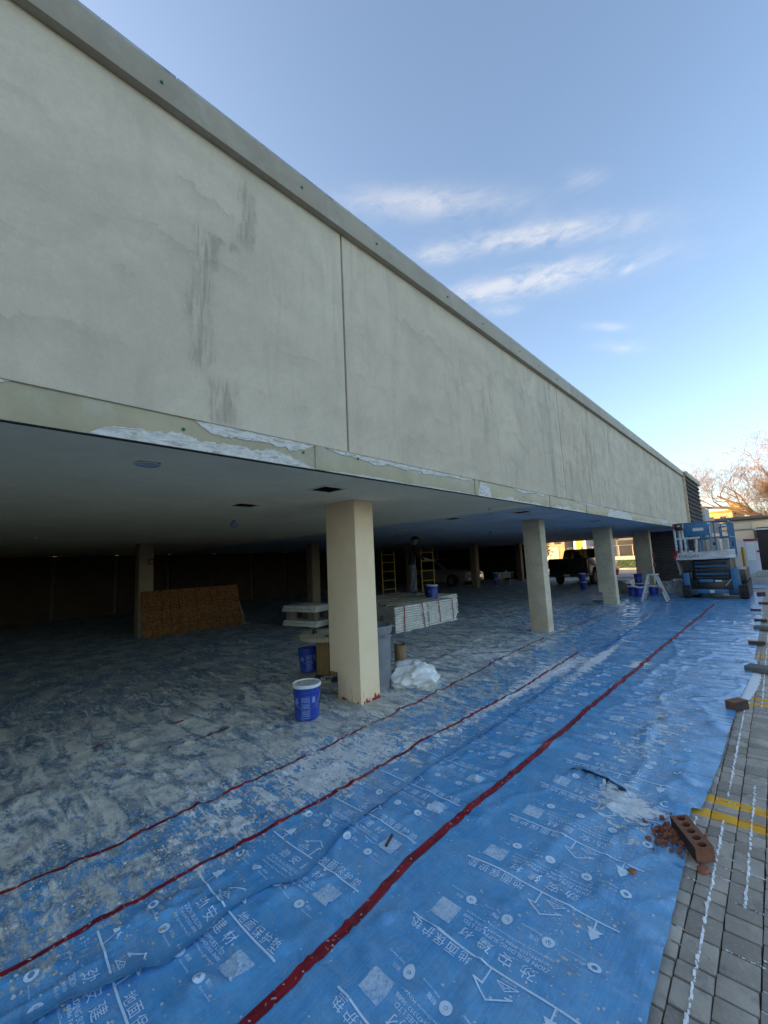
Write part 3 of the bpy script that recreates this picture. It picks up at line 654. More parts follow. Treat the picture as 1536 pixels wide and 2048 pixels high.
def film(name, xl, xr, y0, y1, nx, zo, label, lift=None, fine=.025, mt=None):
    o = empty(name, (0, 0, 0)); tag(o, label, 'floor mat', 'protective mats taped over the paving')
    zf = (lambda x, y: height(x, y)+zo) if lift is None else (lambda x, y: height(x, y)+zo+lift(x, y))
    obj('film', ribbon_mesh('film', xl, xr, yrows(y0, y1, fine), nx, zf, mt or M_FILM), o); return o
mat1 = film('protective_mat', lambda y: TA(y)-.02, edge, -2.5, 19.6, 44, .004, 'clean blue printed mat strip between the bright red tape and the grey pavers')
mat2 = film('protective_mat', lambda y: fold_x(y)-.10, TA, -2.5, 21.6, 30, .002, 'blue printed mat strip just left of the bright red tape, under the loose lapped edge')
def lift2(x, y): return (.022*np.exp(-((y-.56)/.20)**2)+.006+.010*fbm(y*1.1, y*0, 77)+.010*np.clip((fbm(y*2.6, y*0, 78)-.5)*3, 0, 1))*np.exp(-np.clip(fold_x(y)-x, 0, 9)/.038)
mat3 = film('protective_mat', TB, fold_x, -2.5, 21.6, 26, .004, 'splashed blue mat strip whose loose edge laps over its neighbour', lift2)
mat4 = film('protective_mat', lambda y: TC(y)-.02, TB, -2.5, 21.6, 26, .0025, 'narrow mat strip thick with white plaster between two worn red tapes')
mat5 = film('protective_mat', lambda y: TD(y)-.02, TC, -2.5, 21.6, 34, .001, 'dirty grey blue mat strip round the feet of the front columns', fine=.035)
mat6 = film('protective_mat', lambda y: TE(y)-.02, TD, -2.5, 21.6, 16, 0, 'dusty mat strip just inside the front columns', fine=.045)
mat7 = film('protective_mat', lambda y: np.zeros_like(np.asarray(y, float))-20.45, TE, -2.5, 27.5, 150, -.002, 'wide dust grey mat over the shaded floor at the rear of the parking level', fine=.08)
# the tear near the brick: a dark slit under a curled lip
m = MB(); g = MB(); n = 26; vs = []; gs = []
for i in range(n+1):
    u = i/n; x = -1.36+.41*u; y = 3.425-.075*u+.012*math.sin(u*5); e = math.sin(math.pi*u)**.7; z = float(height(x, y))
    for k in range(5):
        a = k/4; vs.append((x+.01*a, y+.05*(1-a)-.012*a*e, max(z, float(height(x, y+.05*(1-a))))+.008+e*(.004+.030*a-.012*a*a)))
    gs += [(x, y+.012*e, z+.0085), (x+.004, y-.030*e-.002, float(height(x, y-.03))+.0085)]
m.add(vs, [(i*5+k, (i+1)*5+k, (i+1)*5+k+1, i*5+k+1) for i in range(n) for k in range(4)]); g.add(gs, [(2*i, 2*i+2, 2*i+3, 2*i+1) for i in range(n)])
M_FLAP = plain('torn_film', (.10, .34, .58), .4, 0, .2, 14, .3, 40, ((.62, .62, .58), .6))
m.build('torn_lip', M_FLAP, mat1, smooth=60); g.build('torn_slit', plain('dark_slit', (.03, .045, .05), .8, 0, .3, 20, 0), mat1)
far8 = film('protective_mat', lambda y: np.zeros_like(np.asarray(y, float))-4.95, lambda y: np.zeros_like(np.asarray(y, float))-.45, 19.62 if False else 21.5, 27.9, 30, -.003, 'pale blue mat laid at the far mouth of the parking level', fine=.08)

# ---- red tape, a part of the strip it seals
def tape_mat(name, lo, hi):
    t = NT(name); v = t.co(); n1 = t.noise(v, 26, 6, .7, .5); n2 = t.noise(t.co(scale=(3, 1, 1)), 6, 5, .65); n3 = t.noise(v, 4, 4, .6)
    c = t.mix(t.ramp(n2, .35, .65), (.15, .008, .016), (.40, .014, .03)); c = t.mix(t.ramp(n1, .60, .68, 0, .7), c, (.06, .035, .03)); c = t.mix(t.ramp(t.noise(v, 55, 4, .6), .63, .67, 0, .9), c, (.6, .58, .56))
    a = t.ramp(t.math('ADD', t.math('MULTIPLY', n1, .45), t.math('MULTIPLY', n3, .55)), lo, hi)
    t.bump(n2, .5, .01); return t.set(c, .35, 0, .5, a)
M_TA = tape_mat('bright_red_tape', .0, .01); M_TB = tape_mat('worn_red_tape', .34, .44); M_TC = tape_mat('scuffed_red_tape', .39, .47); M_TD = tape_mat('mostly_lost_red_tape', .54, .57)
def tape(parent, cx, w, y0, y1, mat, zo=.0035, lift=None, jit=.10):
    def wl(s): return lambda y: cx(y)+s*w/2*(1+jit*(fbm(np.asarray(y, float)*5, np.zeros_like(np.asarray(y, float)), 61+int(s))-.5)*2)
    obj('red_tape', ribbon_mesh('red_tape', wl(-1), wl(1), yrows(y0, y1), 3, lambda x, y: height(x, y)+.004+zo, mat, False), parent)
tape(mat1, TA, .052, -2.5, 15.6, M_TA); tape(mat3, TB, .030, -2.5, 7.4, M_TB, jit=.45); tape(mat4, lambda y: TC(y)+.01, .026, -2.5, 15, M_TC, jit=.5)
tape(mat5, lambda y: TD(y)+.01, .035, -2.5, 8, M_TD); tape(mat6, lambda y: TE(y)+.01, .035, -2.5, 9, M_TD)
tape(mat3, lambda y: TB(y)+.0, .05, 7.4, 16, M_TD)

# ---- white printing on the film
_tc = {}
def text2d(s, font_scale=1.0):
    if s in _tc: return _tc[s]
    cu = bpy.data.curves.new('t', 'FONT'); cu.body = s; cu.resolution_u = 3; cu.align_x = 'LEFT'
    ob = bpy.data.objects.new('t', cu); COL.objects.link(ob)
    dg = bpy.context.evaluated_depsgraph_get(); me = bpy.data.meshes.new_from_object(ob.evaluated_get(dg))
    V = np.array([v.co[:2] for v in me.vertices]); F = [tuple(p.vertices) for p in me.polygons]
    bpy.data.objects.remove(ob); bpy.data.curves.remove(cu); bpy.data.meshes.remove(me)
    mn, mx = V.min(0), V.max(0); V = V-mn; _tc[s] = (V, F, mx-mn); return _tc[s]
class Flat:
    def __init__(s): s.v = []; s.f = []
    def add(s, V, F): o = len(s.v); s.v += [tuple(p) for p in V]; s.f += [tuple(i+o for i in f) for f in F]
    def text(s, body, x0, yc, w=None, h=None):
        V, F, sz = text2d(body); k = w/sz[0] if w else h/sz[1]; ky = h/sz[1] if h else k
        s.add(np.stack([x0+V[:, 0]*k, yc-sz[1]*ky/2+V[:, 1]*ky], 1), F)
    def line(s, pts, w, step=.03):
        for a, b in zip(pts[:-1], pts[1:]):
            a, b = np.array(a), np.array(b); L = np.hypot(*(b-a)); n = max(1, int(L/step)); d = (b-a)/L; q = np.array([-d[1], d[0]])*w/2; e = d*w/2
            P = []
            for i in range(n+1):
                p = a-e+(b-a+2*e)*i/n; P += [p+q, p-q]
            s.add(P, [(2*i, 2*i+1, 2*i+3, 2*i+2) for i in range(n)])
    def disc(s, c, r, holes=None, n=18):
        s.add([(c[0]+r*math.cos(2*math.pi*i/n), c[1]+r*math.sin(2*math.pi*i/n)) for i in range(n)], [tuple(range(n))])
    def ring(s, c, r0_, r1_, n=18):
        s.add([(c[0]+r*math.cos(2*math.pi*i/n), c[1]+r*math.sin(2*math.pi*i/n)) for r in (r0_, r1_) for i in range(n)], [(i, (i+1) % n, (i+1) % n+n, i+n) for i in range(n)])
P = Flat()
P.line([(-.40, 0), (.36, 0)], .009)
for i, ch in enumerate('地面保护垫'): P.text(ch, .028+.0645*i, .034, h=.050)
for i, ch in enumerate('劲安建材'): P.text(ch, -.208+.0955*i, -.064, h=.060)
P.text('ZION BUILDING SUPPLIES LTD.', -.238, -.122, w=.40, h=.021)
P.text('Tel:(647)352-8886 Fax:(647)352-3688', -.243, -.150, w=.417, h=.019)
P.text('350 Kennedy Road,Toronto.Ontario M1V4Y9', -.238, -.178, w=.41, h=.014)
for cx_, en, cn_, kind in ((-.371, 'Waterproof', '防水', 0), (-.188, 'Environmental', '环保', 1), (0, 'Wear-resisting', '耐磨', 2), (.19, 'Easy sweep', '易扫', 3)):
    yc = -.242
    P.ring((cx_, yc), .012 if kind in (0, 1) else .008, .026)
    if kind == 1: P.line([(cx_-.01, yc-.008), (cx_+.01, yc-.008), (cx_, yc+.01), (cx_-.01, yc-.008)], .004)
    elif kind == 3: P.line([(cx_, yc-.02), (cx_-.003, yc+.02)], .005)
    elif kind == 2: P.disc((cx_, yc), .006)
    P.text(cn_, cx_+.036, -.226, h=.019); P.text(en, cx_+.036, -.256, w=.088, h=.012)
# outline arrow with the small mountain mark, and the fir-shaped arrow
P.line([(-.054, 0), (-.054, .079), (-.02, .083), (-.096, .128), (-.173, .074), (-.150, .078)], .007)
P.line([(-.094, .032), (-.136, .056), (-.178, .026), (-.094, .032)], .004); P.line([(-.118, .036), (-.132, .046), (-.142, .034), (-.156, .042)], .003)
P.text('劲安建材', -.166, .014, w=.062, h=.011)
P.line([(-.31, 0), (-.312, .05)], .007)
P.add([(-.283, .052), (-.352, .050), (-.334, .074), (-.345, .074), (-.318, .116), (-.292, .076), (-.300, .075)], [(0, 6, 1), (6, 2, 1), (6, 5, 2), (5, 3, 2), (5, 4, 3)])
# blank pale panel where a square code is printed
n_ = 6; Q = Flat()
Q.add([(.20+.11*i/n_, -.06-.11*j/n_) for j in range(n_+1) for i in range(n_+1)], [(j*(n_+1)+i, j*(n_+1)+i+1, (j+1)*(n_+1)+i+1, (j+1)*(n_+1)+i) for j in range(n_) for i in range(n_)])
PV = np.array(P.v); PF = P.f; QV = np.array(Q.v); QF = Q.f
def print_mat(name, lo, hi, op):
    t = NT(name); v = t.co(); n1 = t.noise(v, 11, 6, .65); n2 = t.noise(v, 70, 4, .65)
    a = t.math('MULTIPLY', t.ramp(t.math('ADD', t.math('MULTIPLY', n1, .6), t.math('MULTIPLY', n2, .4)), lo, hi), op)
    return t.set(t.mix(t.ramp(n2, .4, .6), (.58, .77, .90), (.68, .84, .94)), .55, 0, .35, a)
M_PQ = print_mat('blank_panel_print', .20, .60, .75); M_P1 = print_mat('white_print', .31, .40, .95); M_P2 = print_mat('scuffed_print', .38, .47, .8); M_P3 = print_mat('faded_print', .48, .58, .5)
def stamp(parent, cx, yb, flip, mat, xr=(-9, 9), zo=.0068):
    s = -1 if flip else 1
    for nm, V, F, mt in (('printing', PV, PF, mat), ('blank_panel', QV, QF, M_PQ)):
        X, Y = cx+s*V[:, 0], yb+s*V[:, 1]
        Y = Y + .012*np.sin(X*5+yb*3) + .010*(fbm(X*3, Y*0+yb, 5)-.5)
        Z = height(X, Y)+zo
        me = bpy.data.meshes.new(nm); me.from_pydata(np.stack([X, Y, Z], 1).tolist(), [], F); me.materials.append(mt)
        if nm == 'printing' or mat is not M_P3: obj(nm, me, parent)
k = 0; yb = 1.632-.485*2
while yb < 10.5:
    stamp(mat1, -1.10, yb, True, M_P1 if yb < 4.2 else M_P2 if yb < 7 else M_P3); yb += .487
yb = 1.14-.115-.482*2
while yb < 7:
    stamp(mat2, -1.86-.26, yb+.02, False, M_P1 if yb < 2.6 else M_P2, zo=.0068); yb += .482
yb = .2
while yb < 4.5:
    stamp(mat4, -2.86, yb, True, M_P3); yb += .485

# ---- crumbs of plaster and render
M_CR1 = plain('plaster_crumb', (.58, .57, .52), .9, 0, .15, 30, .3, 90); M_CR2 = plain('render_flake', (.42, .37, .27), .9, 0, .2, 30, .3, 90)
def crumbs(name, n, pick, smin, smax, mats, label, cat):
    m = MB()
    for i in range(n):
        x, y = pick(); s_ = random.uniform(smin, smax)**1.0*(.4+random.random()**2); k = random.randint(4, 6); a0 = random.uniform(0, 6.28)
        z = float(height(x, y))+.004; hh = s_*random.uniform(.15, .4); fl = random.uniform(.4, 1)
        b = [(x+math.cos(a0+6.283*j/k)*s_*random.uniform(.6, 1), y+math.sin(a0+6.283*j/k)*s_*fl*random.uniform(.6, 1)) for j in range(k)]
        vs = [(p[0], p[1], z) for p in b]+[(x+(p[0]-x)*.6, y+(p[1]-y)*.6, z+hh*random.uniform(.6, 1.1)) for p in b]
        m.add(vs, [tuple(range(k, 2*k))]+[(j, (j+1) % k, (j+1) % k+k, j+k) for j in range(k)], random.randint(0, len(mats)-1))
    o = m.build(name, mats); tag(o, label, cat, kind='stuff'); return o
def pick1():
    while True:
        x, y = random.uniform(-4.2, -1.75), random.uniform(.2, 5.5)
        p = .9*math.exp(-((x+2.6)/.35)**2) + .5*math.exp(-((x+3.2)/.6)**2)
        if random.random() < p*math.exp(-max(0, y-1.5)/2.2): return x, y
crumbs('plaster_crumbs', 2600, pick1, .003, .016, [M_CR1, M_CR2], 'pale plaster crumbs and flakes strewn over the mats left of the loose lapped edge', 'debris')
def pick2():
    while True:
        x, y = random.uniform(-1.55, -.58), random.uniform(1.6, 6.5)
        p = math.exp(-((x+.88)/.25)**2)*.8+.06
        if random.random() < p*math.exp(-max(0, y-4.2)/1.8): return x, y
crumbs('foam_flecks', 1900, pick2, .0025, .010, [M_CR1], 'white flecks scattered on the clean blue mat beside the pavers', 'debris')
# foam beads caught in the paver joints
M_FOAM = plain('white_foam', (.80, .82, .82), .8, 0, .05, 20, .2, 80)
m = MB()
for xj in (-.8905+.1305*k for k in range(0, 8)):
    y = 1.7
    while y < 14:
        y += random.uniform(.005, .016)
        if mnoise.noise(Vector((xj*13, y*1.3, 0))) < -.22: continue
        s_ = random.uniform(.0025, .0055)+.007*random.random()**4; x = xj+.065+random.uniform(-.003, .003)
        m.obox((x, y, -.004+s_*.4), (s_*1.2, s_*random.uniform(1.2, 3.5), s_*1.1), (random.random()*.5, random.random()*.5, random.random()*.4))
for (x0, x1, yj) in CROSS:
    if mnoise.noise(Vector((x0*7.7, yj*5.3, 4))) < -.02: continue
    x = x0
    while x < x1:
        s_ = random.uniform(.0015, .0035); x += random.uniform(.004, .012)
        if mnoise.noise(Vector((x*30, yj*20, 7))) > -.2: m.obox((x, yj+random.uniform(-.0015, .0015), -.003), (s_*3, s_*1.4, s_*1.3), (0, 0, random.uniform(-.3, .3)))
o = m.build('foam_beads', M_FOAM); tag(o, 'white foam beads caught in the joints of the grey pavers', 'debris', kind='stuff')
m = MB(); n = 60; vs = []
for i in range(n+1):
    y = 5.95+2.35*i/n; x0 = float(edge(y))+.001; w_ = .10*(1-((i/n-.4)/.62)**2)+.035*mnoise.noise(Vector((y*22, 3, 0))); w_ = max(w_, .004)
    vs += [(x0-.01, y, .003), (x0+w_*.5, y, .007), (x0+w_, y, .0025)]
m.add(vs, [(i*3+j, (i+1)*3+j, (i+1)*3+j+1, i*3+j+1) for i in range(n) for j in range(2)])
o = m.build('spilled_plaster', M_FOAM, smooth=60); tag(o, 'white plaster spill along the mat edge where it meets the pavers', 'spill')

# ================================================================== THINGS
M_PAIL = plain('blue_plastic', (.010, .055, .36), .38, 0, .12, 6, .08, 60, ((.30, .34, .40), .25))
M_LID = plain('white_lid', (.68, .68, .66), .55, 0, .06, 10, .12, 50, ((.42, .40, .35), .6))
M_LIDIN = plain('caked_lid', (.46, .45, .41), .9, 0, .2, 14, .5, 60)
M_PRINT = plain('pale_label_print', (.20, .30, .55), .5, 0, .1, 20, 0)
M_WIRE = plain('zinc_wire', (.45, .45, .46), .4, .8, .1, 20, 0)
PAIL_PROF = [(0, .004), (.121, .004), (.126, .0), (.131, .012), (.1365, .13), (.1425, .262), (.149, .264), (.150, .274), (.1435, .277), (.1445, .300), (.1505, .302), (.151, .312), (.145, .315), (.146, .340), (.1515, .343), (.152, .352), (.147, .354)]
def pail_r(z): return float(np.interp(z, [p[1] for p in PAIL_PROF[3:6]], [p[0] for p in PAIL_PROF[3:6]]))
def curved(m, a0, a1, z0, z1, off=.0012, n=8, mi=0):
    vs = []
    for i in range(n+1):
        a = a0+(a1-a0)*i/n
        for z in (z0, z1): r = pail_r(z)+off; vs.append((r*math.cos(a), r*math.sin(a), z))
    m.add(vs, [(2*i, 2*i+2, 2*i+3, 2*i+1) for i in range(n)], mi)
def make_pail(label, loc, rz=0, lid=True, tilt=None, detail=True, group='blue plaster pails', drop=True):
    o = empty('pail', loc, rz); tag(o, label, 'pail', group)
    if tilt: o.rotation_euler = tilt
    m = MB().lathe(PAIL_PROF+([] if lid else [(.143, .350), (.139, .26), (.128, .02), (0, .015)]), 36); m.build('body', M_PAIL, o, smooth=35)
    if lid:
        l = MB().lathe([(.1530, .338), (.158, .340), (.159, .368), (.156, .373), (.146, .373), (.143, .366), (.134, .363)], 36).build('lid', M_LID, o, smooth=40)
        MB().lathe([(.134, .3632), (.10, .362), (.05, .3635), (0, .363)], 36).build('lid_panel', M_LIDIN, l, smooth=40)
    if detail:
        m = MB(); a = .33
        curved(m, -a, -a+.03, .03, .245); curved(m, a-.03, a, .03, .245); curved(m, -a, a, .240, .246); curved(m, -a, a, .03, .036)
        for k in range(9): z = .052+k*.021; curved(m, -a+.06, a-.06, z, z+(.011 if k not in (3, 6) else .004))
        curved(m, .52, .78, .185, .245); curved(m, -.95, -.60, .175, .215, n=6); curved(m, -.90, -.64, .222, .236, n=6)
        m.build('label_print', M_PRINT, o)
        m = MB(); m.tube([(.150*math.cos(t_), .150*math.sin(t_), .275-.17*math.sin((t_+1.45)/2.9*math.pi)*0.9) for t_ in [-1.45+2.9*i/16 for i in range(17)]], .0028, 6)
        m.build('wire_handle', M_WIRE, o, smooth=60)
    return o
G0 = lambda x, y: float(height(x, y))+.004
make_pail('blue pail with a plaster caked white lid standing left of the cream column', (-3.965, 2.815, G0(-3.965, 2.815)-.004), R(-42))
make_pail('open blue pail leaning against the wooden spool core', (-5.46, 3.93, .066), R(-30), lid=False, tilt=(R(3), R(-4), R(-30)))
make_pail('lidded blue pail on the front edge of the foam board bundles', (-7.05, 9.28, .62), R(-40))
make_pail('darker blue pail right behind the one on the foam boards', (-7.42, 9.62, .62), R(10), lid=False, detail=False)
p_ = make_pail('lower blue pail of the two stacked beside the black pickup', (-6.48, 19.75, .012), R(-60), detail=False)
make_pail('upper blue pail of the two stacked beside the black pickup', (-6.50, 19.76, .388), R(-20), detail=False)
make_pail('single blue pail just right of the third column', (-4.88, 19.25, .012), R(-70), lid=False)
make_pail('white lidded blue pail at the front of the cluster left of the step ladder', (-4.02, 17.45, .012), R(-80))
make_pail('smaller looking lidded blue pail right behind the step ladder leg', (-3.72, 17.05, .012), R(-80), detail=False)
make_pail('open blue pail at the back left of the cluster by the fourth column', (-4.50, 18.75, .012), R(-90), lid=False)
make_pail('lower blue pail of the two stacked in front of the fourth column', (-4.12, 18.95, .012), R(-85), detail=False)
make_pail('upper blue pail of the two stacked in front of the fourth column', (-4.12, 18.95, .388), R(-70), lid=False)
make_pail('blue pail at the right of the cluster, seen through the step ladder', (-3.42, 17.75, .012), R(-60), detail=False)
make_pail('dark blue pail beyond the inner column, lower one', (-12.1, 22.1, .01), 0, detail=False)
make_pail('dark blue pail beyond the inner column, upper one', (-12.1, 22.12, .388), 0, detail=False)
make_pail('blue pail half hidden left of the cream column by the far foam slabs', (-8.35, 7.0, .012), R(-30), detail=False)

# ---- wooden cable spool used as a table
M_WOOD = None
def wood(name, c0, c1, dirt=.3, axis='z'):
    t = NT(name); v = t.co(scale={'z': (9, 9, .8), 'y': (9, .8, 9), 'x': (.8, 9, 9)}[axis]); g = t.noise(v, 3, 7, .65, 1.2); w_ = t.noise(t.co(), 5, 5, .6); rn = t.n('ShaderNodeObjectInfo').outputs['Random']
    c = t.mix(t.ramp(g, .32, .68), c0, c1); c = t.mix(t.math('MULTIPLY', rn, .35), c, tuple(q*.6 for q in c0)); c = t.mix(t.ramp(w_, .5, .7, 0, dirt), c, (.33, .32, .29))
    t.bump(g, .4, .006); return t.set(c, .75, 0, .3)
M_PINE = wood('pine_slat', (.30, .17, .065), (.46, .29, .12), .15); M_DUSTWOOD = wood('dusty_wood', (.42, .34, .22), (.62, .52, .37), .6, 'y')
M_LUMBER = wood('grey_lumber', (.20, .165, .115), (.32, .27, .20), .5, 'y')
sp = tag(empty('cable_spool', (-5.13, 4.10, .012)), 'wooden cable spool standing on end as a table behind the cream column', 'spool')
for nm, z0, z1 in (('top_flange', .575, .63), ('bottom_flange', 0, .05)):
    m = MB(); n = 44; r_o = .47
    for k in range(5):            # flange planks
        xa, xb = -r_o+k*2*r_o/5+.0015, -r_o+(k+1)*2*r_o/5-.0015; poly = []
        for i in range(9): x = xa+(xb-xa)*i/8; poly.append((x, -math.sqrt(max(0, r_o**2-x*x))))
        for i in range(9): x = xb-(xb-xa)*i/8; poly.append((x, math.sqrt(max(0, r_o**2-x*x))))
        if abs(poly[0][1]) < 1e-6: poly = poly[1:]
        f_ = MB().prism(poly, 'z', z0, z1)
        f_.build(nm+'_plank', M_DUSTWOOD, sp)
for k in range(12):
    a = 2*math.pi*k/12; MB().obox((.205*math.cos(a), .205*math.sin(a), .3125), (.022, .104, .523), (0, 0, a)).build('core_slat', M_PINE, sp, bevel=.003)
M_BLACK = plain('black_plastic', (.012, .012, .013), .35, 0, .2, 15, .05); M_STEEL = plain('dull_steel', (.38, .38, .38), .35, .9, .1, 20, .05)
tm = tag(empty('tape_measure', (-5.30, 3.93, .642), R(-20)), 'black tape measure lying on the wooden spool', 'tape measure')
MB().box(-.05, .05, -.03, .03, 0, .055).build('case', M_BLACK, tm, bevel=.012); MB().lathe([(0, 0), (.02, 0), (.02, .003), (0, .004)], 18).xf(Matrix.Translation((-.02, -.0305, .03)) @ Matrix.Rotation(R(90), 4, 'X')).build('badge', M_WIRE, tm); MB().box(.051, .06, -.012, .012, .0, .02).build('hook', M_STEEL, tm)
ph = MB().box(-.085, .085, -.04, .04, 0, .009).build('mobile_phone', M_BLACK, bevel=.003, loc=(-4.93, 3.95, .643)); ph.rotation_euler = (0, 0, R(62)); tag(ph, 'flat black mobile phone lying on the wooden spool near the column', 'phone')

# ---- shoes
M_SHOE = plain('navy_suede', (.020, .028, .060), .8, 0, .2, 20, .3, 90); M_SOLE = plain('shoe_sole', (.42, .42, .40), .7, 0, .1, 20, .1); M_STRIPE = plain('white_stripe', (.85, .85, .82), .7, 0, .05, 20, 0)
def shoe(label, loc, rz, mat):
    o = empty('shoe', loc, rz); tag(o, label, 'shoe', 'pair of work shoes by the spool')
    L = [(-.140, .026, .072, .050), (-.125, .036, .085, .052), (-.08, .037, .092, .060), (-.035, .036, .085, .058), (0, .039, .068, .04), (.05, .045, .054, .02), (.10, .044, .046, .012), (.135, .034, .040, .01), (.152, .015, .032, .006)]
    m = MB(); n = 14; vs = []
    for (x, w_, h_, _) in L:
        for i in range(n):
            a = 2*math.pi*i/n; c_, s_ = math.cos(a), math.sin(a)
            vs.append((x, w_*c_*(1 if s_ < 0 else 1-.35*s_), .022+max(-.0, (h_-.022)*max(0, s_)**.75)))
    k = len(L); m.add(vs, [(i*n+j, i*n+(j+1) % n, (i+1)*n+(j+1) % n, (i+1)*n+j) for i in range(k-1) for j in range(n)]+[tuple(range(n)), tuple(range((k-1)*n, k*n))])
    m.build('upper', mat, o, smooth=60)
    so = [(-.147, .02), (-.14, .033), (-.08, .041), (0, .042), (.06, .05), (.11, .048), (.145, .034), (.160, .012)]
    MB().prism([(x, -w_) for x, w_ in so]+[(x, w_) for x, w_ in reversed(so)], 'z', 0, .023).build('sole', M_SOLE, o, bevel=.004)
    for s_ in (-1, 1):
        for q in range(3):
            x = -.035+q*.024; m = MB(); pts = []
            for t_ in range(5):
                z = .030+.010*t_; ww = .041-.0025*t_-(.0016*t_*t_)*.55; pts.append((x-.012*t_/4*1.3+.010, s_*(ww+.0025), z))
            for a_, b_ in zip(pts[:-1], pts[1:]): m.add([(a_[0]-.005, a_[1], a_[2]), (a_[0]+.005, a_[1], a_[2]), (b_[0]+.005, b_[1], b_[2]), (b_[0]-.005, b_[1], b_[2])], [(0, 1, 2, 3)])
            m.build('stripe', M_STRIPE, o)
    MB().lathe([(.020, .0), (.030, .0), (.031, .004), (.021, .005)], 18).xf(Matrix.Translation((-.075, 0, .088)) @ Matrix.Diagonal((1.7, 1, 1, 1))).build('collar', mat, o, smooth=50)
    for q in range(4): MB().tube([(-.005+q*.016, -.022+.001*q, .074-.006*q), (-.002+q*.016, 0, .080-.007*q), (-.005+q*.016, .022-.001*q, .074-.006*q)], .0022, 5).build('lace', M_STRIPE if q % 2 else mat, o)
    return o
shoe('navy work shoe with three white stripes, in front of the spool', (-4.92, 3.80, .018), R(38), M_SHOE)
shoe('second navy shoe tucked between the spool and the column foot', (-4.70, 3.93, .016), R(70), M_SHOE)

# ---- grey bin, brown roll, crumpled sack
M_BIN = plain('grey_bin_plastic', (.20, .205, .22), .5, 0, .1, 4, .1, 60, ((.40, .39, .36), .35))
bn = tag(empty('rubbish_bin', (-4.12, 4.02, .014)), 'tall grey round plastic bin half hidden behind the cream column', 'bin')
MB().lathe([(0, .0), (.215, 0), (.225, .012), (.250, .70), (.252, .735), (.266, .74), (.270, .80), (.275, .805), (.275, .83), (.262, .832), (.256, .79), (.240, .6), (.215, .04), (0, .035)], 40).build('body', M_BIN, bn, smooth=35)
for s_ in (-1, 1): MB().tube([(s_*.25, -.07, .71), (s_*.295, -.06, .71), (s_*.30, 0, .71), (s_*.295, .06, .71), (s_*.25, .07, .71)], .012, 8).build('handle', M_BIN, bn, smooth=60)
M_CARD = wood('brown_cardboard', (.22, .13, .07), (.36, .23, .13), .2)
rl = tag(empty('cardboard_roll', (-4.25, 4.72, .016), R(20)), 'brown corrugated cardboard roll standing behind the grey bin', 'cardboard')
m = MB(); n = 120; v_ = []
for i in range(n+1):
    a = 6*math.pi*i/n; r_ = .045+.05*i/n+.003*math.sin(i*2.2)
    v_ += [(r_*math.cos(a), r_*math.sin(a), 0), (r_*math.cos(a)*1.02, r_*math.sin(a)*1.02, .44+.015*math.sin(a*2))]
m.add(v_, [(2*i, 2*i+2, 2*i+3, 2*i+1) for i in range(n)]); m.build('corrugated_sheet', M_CARD, rl, smooth=60)
MB().cyl((0, 0, .0), (0, 0, .43), .036, .036, 14).build('inner_tube', M_CARD, rl, smooth=50)
t = NT('white_sack_film'); v = t.co(); n1 = t.noise(v, 9, 5, .6); t.bump(t.noise(t.co(scale=(1, 1, 1)), 26, 5, .6, 1.5), .5, .02)
M_SACK = t.set(t.mix(t.ramp(n1, .35, .7), (.80, .79, .76), (.90, .89, .86)), .35, 0, .5)
def crumple(name, loc, rad, mat, seed, label, cat, sub=5, amp=.42, rot=0, flat=.0):
    bm = bmesh.new(); bmesh.ops.create_icosphere(bm, subdivisions=sub, radius=1)
    for vv in bm.verts:
        p = vv.co.copy(); q = p*1.25+Vector((seed, seed*2, 0))
        w1 = q+Vector((mnoise.noise(q*1.7), mnoise.noise(q*1.7+Vector((7, 0, 0))), mnoise.noise(q*1.7+Vector((0, 7, 0)))))*.35
        d1 = mnoise.voronoi(w1*Vector((1.0, 1.0, .8)).length*.75)[0]; d2 = mnoise.voronoi(w1*2.6+Vector((3, 1, seed)))[0]
        vv.co = p*(1-amp*.6+amp*1.25*d1[0]+amp*.42*d2[0]+.30*mnoise.noise(q*.8+Vector((9, 4, 2))))
        vv.co = Vector((vv.co.x*rad[0], vv.co.y*rad[1], vv.co.z*rad[2]))
        if vv.co.z < -rad[2]*.35: vv.co.z = -rad[2]*.35 + (vv.co.z+rad[2]*.35)*.08
        vv.co.z += rad[2]*.42
    me = bpy.data.meshes.new(name); bm.to_mesh(me); bm.free(); me.materials.append(mat); me.polygons.foreach_set('use_smooth', [True]*len(me.polygons)); me.set_sharp_from_angle(angle=R(48))
    o = obj(name, me, None, loc); o.rotation_euler = (0, 0, rot)
    return tag(o, label, cat) if label else o
crumple('crumpled_sack', (-3.80, 4.47, .012), (.29, .27, .19), M_SACK, 3.1, 'crumpled white plastic sack lying beside the grey bin', 'sack', rot=R(40))

